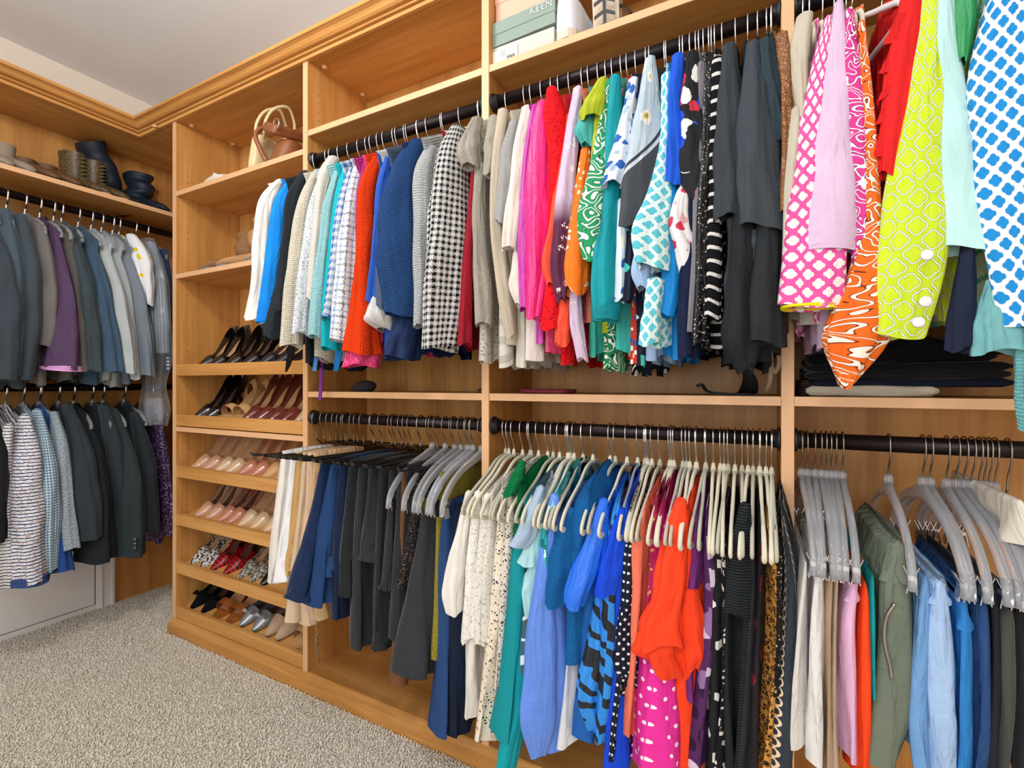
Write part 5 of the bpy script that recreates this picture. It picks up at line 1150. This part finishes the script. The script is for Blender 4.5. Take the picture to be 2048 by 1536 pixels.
bg = thing('handbag', 'cream leather handbag with two tall curved handles', 'handbag', (x_at(540, 1.30), 1.30, zA), (0, 0, .12))
slab(bg, 'body', (0, 0, 0), .026, .10, .155, CRL, 4, .25)
for s in (-.018, .03):
    V, Fc = tube_np(smooth_path([(s+.01, -.065, .13), (s+.025, -.07, .20), (s+.05, -.04, .262), (s+.07, .0, .28), (s+.06, .04, .25), (s+.03, .06, .15)], 26), .0065, 8); link('handle', mesh_np('handle', V, Fc), CRL, bg)
bg = thing('handbag', 'saddle brown leather bag with buckled strap', 'handbag', (x_at(578, 1.28), 1.275, zA), (0, 0, -.1))
slab(bg, 'body', (0, 0, 0), .056, .07, .10, BRL, 3.2, .45, wob=.10, seed=4)
fl_ = slab(bg, 'flap', (0, 0, -.022), .05, .075, .04, BRL, 6, .1, wob=.02, rows=8); fl_.location = (.008, -.015, .142); fl_.rotation_euler = (.15, .42, 0)
V, Fc = tube_np(smooth_path([(-.045, -.04, .165), (-.062, -.075, .15), (-.064, -.095, .12), (-.05, -.085, .06), (-.03, -.07, .01)], 20), .009, 8); link('belt', mesh_np('belt', V, Fc), BRL, bg)
a_ = np.linspace(0, 2*PI, 21); V, Fc = tube_np(np.stack([.045+.02*np.cos(a_), np.full(21, -.075), .135+.02*np.sin(a_)], 1), .003, 6, False); link('ring', mesh_np('ring', V, Fc), CHROME, bg)
V, Fc = tube_np(smooth_path([P(500, 322, 1.30), P(508, 312, 1.33), P(518, 308, 1.36), P(528, 312, 1.38)], 16), .004, 8); 
tag(link('bag_strap', mesh_np('bag_strap', V, Fc), BRL), 'thin brown strap loop curling behind the cream handbag', 'strap')
# ------------------------------------------------------------------ top shelf of the middle bay: shoe boxes and trainers
zT = 2.045
def box(label, m_, x0, x1, y0, y1, z0, z1, tilt=0.0, lid=.0, m_lid=None):
    b = thing('shoe_box', label, 'box', ((x0+x1)/2, y0, z0), (0, tilt, 0)); w2 = (x1-x0)/2
    MB().box(-w2+.002, w2-.002, .002, y1-y0, 0, z1-z0-.001).build('carton', m_, b, bevel=.001)
    if lid: MB().box(-w2, w2, 0, y1-y0+.002, z1-z0-lid, z1-z0).build('lid', m_lid or m_, b, bevel=.001)
    return b
CB = simple('grey_cardboard', '#c9c6bf', .8, 0, .2, 300); CG = simple('sage_cardboard', '#8fa096', .8, 0, .2, 300); CP = simple('salmon_cardboard', '#e5b79f', .8, 0, .2, 300)
bx0, bx1 = x_at(984, F+.02), x_at(1109, F+.02)
b = box('pale grey shoe box with a white size label', CB, bx0, bx1, F+.02, F+.27, zT, zT+.062)
w2 = (bx1-bx0)/2
MB().box(-w2+.003, -w2+.085, -.001, .0005, .006, .048).build('size_label', simple('label_paper', '#ece8dc', .7), b)
mb = MB(); xx = -w2+.05
for k in range(14):
    ww = random.choice([.0006, .0010, .0016]); mb.box(xx, xx+ww, -.0016, -.001, .010, .024); xx += ww+.0009
for k in range(3): mb.box(-w2+.03, -w2+.03+.018, -.0016, -.001, .040-k*.006, .0408-k*.006)
mb.build('barcode', simple('print_ink', '#55565a', .8), b)
b = box('sage green shoe box with embossed lettering', CG, bx0-.002, bx1+.004, F+.018, F+.28, zT+.066, zT+.135, -.03, .036)
cu = bpy.data.curves.new('lettering', 'FONT'); cu.body = 'KEEN'; cu.size = .026; cu.extrude = .0008; cu.space_character = 1.12; cu.materials.append(simple('embossed_ink', '#c3cdc6', .5))
o = bpy.data.objects.new('lettering_curve', cu); COL.objects.link(o)
bpy.context.view_layer.update(); me_ = bpy.data.meshes.new_from_object(o.evaluated_get(bpy.context.evaluated_depsgraph_get())); bpy.data.objects.remove(o)
o = link('lettering', me_, None, b); o.location = (w2-.072, -.0012, .046); o.rotation_euler = (PI/2, 0, 0)
box('salmon pink shoe box on top of the stack', CP, bx0+.004, bx1-.004, F+.03, F+.27, zT+.140, zT+.235, 0, .04)
WSN = simple('white_mesh', '#e2e4ea', .8, 0, .2, 300); RUB = simple('cream_rubber', '#d9c9b4', .7)
shoe('sneaker', 'white trainer standing heel-out beside the green box', WSN, IND, (x_at(1158, F+.05), F+.27, zT+.003), (0, 0, PI-.1), 'shoe', m_heel=RUB, name='trainer')
tr = shoe('sneaker', 'white trainer tipped up to show its tread', WSN, IND, (x_at(1213, F+.06), F+.055, zT+.075), (-PI/2+.25, .35, 0), 'shoe', m_heel=RUB, name='trainer')
tr.rotation_euler = (-1.32, 0, .12); tr.location = (x_at(1214, F+.05), F+.01, zT+.266)
mb = MB()
for k in range(7):
    y_ = .05+k*.03; hw_ = float(np.interp(y_/.27, [0, .3, .6, .85, .95, 1], [.02, .04, .03, .031, .026, .012]))-.003
    for sg in (-1, 1): mb.add([(sg*.004, y_, -.0215), (sg*hw_, y_+.010, -.0215), (sg*hw_, y_+.018, -.0215), (sg*.004, y_+.008, -.0215), (sg*.004, y_, -.0245), (sg*hw_, y_+.010, -.0245), (sg*hw_, y_+.018, -.0245), (sg*.004, y_+.008, -.0245)], [(0,1,2,3),(4,7,6,5),(0,4,5,1),(1,5,6,2),(2,6,7,3),(3,7,4,0)])
mb.box(-.004, .004, .05, .245, -.0245, -.0215); mb.build('tread', BLACKPL, tr)
V, Fc = tube_np(smooth_path([P(1240, 10, F+.1), P(1250, 16, F+.05), P(1262, 26, F+.02)], 10), .004, 8); tag(link('strap', mesh_np('strap', V, Fc), BLACKPL), 'black cord end poking out beside the tipped trainer', 'cord')
sl_ = thing('eye_mask', 'pale pink folded cloth on the top shelf by the tower', 'cloth', (x_at(733, F+.05), F+.05, zT)); slab(sl_, 'fold', (0, 0, 0), .03, .03, .012, plain('#e2c4b4'), 3, .3, wob=.08, rows=8)
# ------------------------------------------------------------------ middle shelf: small things
zM = 1.093
po = thing('pouch', 'dark grey mesh drawstring pouch on the middle shelf', 'pouch', (x_at(728, F+.08), F+.08, zM), (0, 0, .1))
R = []
for q in np.linspace(0, 1, 16):
    r_ = .002+.026*math.sin(PI*min(1, q*1.02))**.6*(1 if q > .35 else .45+q*1.6); a = np.arange(20)*2*PI/20
    R.append(np.stack([np.full(20, -.058+.11*q), r_*1.3*np.cos(a), .026*(.35+.65*q)+r_*.95*np.sin(a)-.004], 1))
loft('bag', np.maximum(np.stack(R), [-9, -9, 0.0005]), tweed('#2c2a2c', '#3a3638', '#575254', 500), po, True, True)
tag(MB().box(x_at(955, F+.03), x_at(963.5, F+.03), F+.03, F+.06, zM+.0002, zM+.013).build('charger', BLACKPL, bevel=.002), 'small black plastic block at the shelf end', 'charger')
cl = thing('clutch', 'flat dark pink clutch lying on the middle shelf', 'clutch', (x_at(1090, F+.08), F+.10, zM+.001), (0, 0, -.05)); slab(cl, 'pouch', (0, 0, 0), .085, .055, .011, plain('#8e3a48', .5), 3, .1, wob=.03, rows=8)
sb = thing('sash', 'black satin sash draped on the middle shelf', 'sash', (0, 0, 0))
def ribbon(parent, pts, wd, m_, name, n=30, axis=(1, 0, 0), th=.0015):
    """a strip of cloth with thickness following pts"""
    Q = smooth_path([list(p)+[w_] for p, w_ in zip(pts, wd if hasattr(wd, '__len__') else [wd]*len(pts))], n); ax = np.asarray(axis, float)
    T = np.gradient(Q[:, :3], axis=0); T /= np.linalg.norm(T, axis=1)[:, None]; N_ = np.cross(T, ax); N_ /= (np.linalg.norm(N_, axis=1)[:, None]+1e-9)
    R = np.stack([Q[:, :3]-ax*Q[:, 3:4]+N_*th, Q[:, :3]+ax*Q[:, 3:4]+N_*th, Q[:, :3]+ax*Q[:, 3:4]-N_*th, Q[:, :3]-ax*Q[:, 3:4]-N_*th], 1)
    o = loft(name, R, m_, parent, True, True); o.data.polygons.foreach_set('use_smooth', np.zeros(len(o.data.polygons), dtype=bool)); return o
BS = plain('#0c0c0e', .5)
ribbon(sb, [P(1486, 700, 1.12), P(1492, 735, 1.15), P(1500, 765, 1.19), P(1496, 783, 1.215), (*P(1490, 0, 1.24)[:2], zM+.004)], [.006, .008, .016, .02, .02], BS, 'tail')
ribbon(sb, [(*P(1394, 0, 1.22)[:2], zM+.022), (*P(1402, 0, 1.22)[:2], zM+.026), (*P(1412, 0, 1.22)[:2], zM+.012), (*P(1450, 0, 1.22)[:2], zM+.004), (*P(1506, 0, 1.23)[:2], zM+.003)], [.016, .018, .01, .008, .012], BS, 'fold', axis=(0, 1, 0), th=.003)
tg = thing('belt', 'taupe fabric belt dangling beside the bay divider', 'belt', (0, 0, 0)); TB = plain('#8a7a66')
ribbon(tg, [P(1552, 640, 1.13), P(1554, 690, 1.14), P(1556, 735, 1.15), P(1549, 747, 1.15), P(1544, 735, 1.15), P(1542, 690, 1.14), P(1540, 760, 1.17), P(1530, 786, 1.21)], .004, TB, 'loop', 44)
rb = thing('ribbon', 'long purple satin ribbon hanging past the middle shelf', 'ribbon', (0, 0, 0)); ribbon(rb, [P(648, 640, 1.06), P(643, 720, 1.10), P(642, 760, 1.14), P(640, 800, 1.15)], .0075, silk('#7a2a8a'), 'strip')
rb = thing('sash', 'mid blue fabric sash end below the tweed jackets', 'sash', (0, 0, 0)); ribbon(rb, [P(676, 640, 1.10), P(678, 700, 1.10), P(672, 742, 1.10)], [.012, .016, .010], plain('#1d6cae'), 'tail')
rb = thing('sash', 'pale blue fabric sash end by the tower edge', 'sash', (0, 0, 0)); ribbon(rb, [P(637, 640, 1.05), P(634, 700, 1.08), P(629, 742, 1.08)], [.006, .008, .009], plain('#4f86c4'), 'tail')
rb = thing('tie', 'black tie end hanging before the top slanted shelf', 'tie', (0, 0, 0)); ribbon(rb, [P(590, 640, 1.08), P(582, 700, 1.08), P(577, 728, 1.08), P(572, 744, 1.08)], [.010, .014, .012, .003], BS, 'tail')
# folded trousers on the shelf of the right bay
def folded(label, c, px0, px1, y0, y1, z, th, rise=0.0, seed=0):
    f_ = thing('folded_trousers', label, 'trousers', ((x_at(px0, y0)+x_at(px1, y0))/2, (y0+y1)/2, z), group='folded trousers on the right shelf')
    hx_ = (x_at(px1, y0)-x_at(px0, y0))/2; hy = (y1-y0)/2; rs = np.random.RandomState(seed); p = rs.uniform(0, 6.28, 5); R = []; a = np.arange(28)*2*PI/28
    for q in np.linspace(-1, 1, 26):
        e = (1-abs(q)**14)**.5*.6+.4; lift = rise*math.exp(-((q-.25)/.45)**2)
        y = hy*np.sign(np.cos(a))*np.abs(np.cos(a))**.35; zz = th*.72*e*(np.sign(np.sin(a))*np.abs(np.sin(a))**.4)
        up = (np.sin(a) > 0)*lift+.05*th*np.sin(5*q+p[0]+2*a)
        R.append(np.stack([np.full(28, q*hx_), y*(1-.04*np.sin(4*q+p[1])), np.maximum(th*.6+zz+up, 0.0003)], 1))
    loft('fold', np.stack(R), c, f_, True, True); return f_
y0, y1 = F+.035, F+.235
folded('cream trousers at the bottom of the folded stack', plain('#cfc3b2'), 1612, 1880, y0, y1, zM+.0003, .020, seed=1)
folded('navy trousers second from the bottom of the stack', plain('#131a2c'), 1622, 2030, y0+.004, y1, zM+.0205, .015, seed=2)
folded('charcoal trousers in the middle of the stack', wool('#1d1e20'), 1614, 2025, y0+.002, y1, zM+.036, .016, seed=3)
folded('black trousers second from the top of the stack', wool('#151517'), 1612, 2030, y0+.006, y1, zM+.0525, .015, seed=4)
folded('crumpled black trousers on top of the stack', wool('#0d0d0f'), 1616, 1995, y0+.01, y1, zM+.068, .022, .03, seed=5)
folded('dark red trousers behind the black stack', plain('#6a0f1c'), 1975, 2075, y0+.05, y1+.01, zM+.091, .035, seed=6)
sc_ = thing('scarf', 'brown knitted scarf tucked by the right bay divider', 'scarf', (x_at(1596, F+.06), F+.10, zM+.001)); slab(sc_, 'fold', (.014, 0, 0), .016, .06, .036, knit('#4a3a30', '#2c221c', 260), 3, .1, wob=.05)

cd_ = thing('tag', 'grey cord and clip tag hanging below the blush trousers', 'tag', (0, 0, 0))
V, Fc = tube_np(smooth_path([P(630, 1232, 1.13), P(633, 1255, 1.14), P(633, 1278, 1.15)], 10), .0012, 6); link('cord', mesh_np('cord', V, Fc), TAN, cd_)
V, Fc = tube_np(smooth_path([P(633, 1276, 1.15), P(634, 1290, 1.15), P(639, 1320, 1.15)], 10), [.004]*4+[.0025]*6, 8); link('clip', mesh_np('clip', V, Fc), NICKEL, cd_)
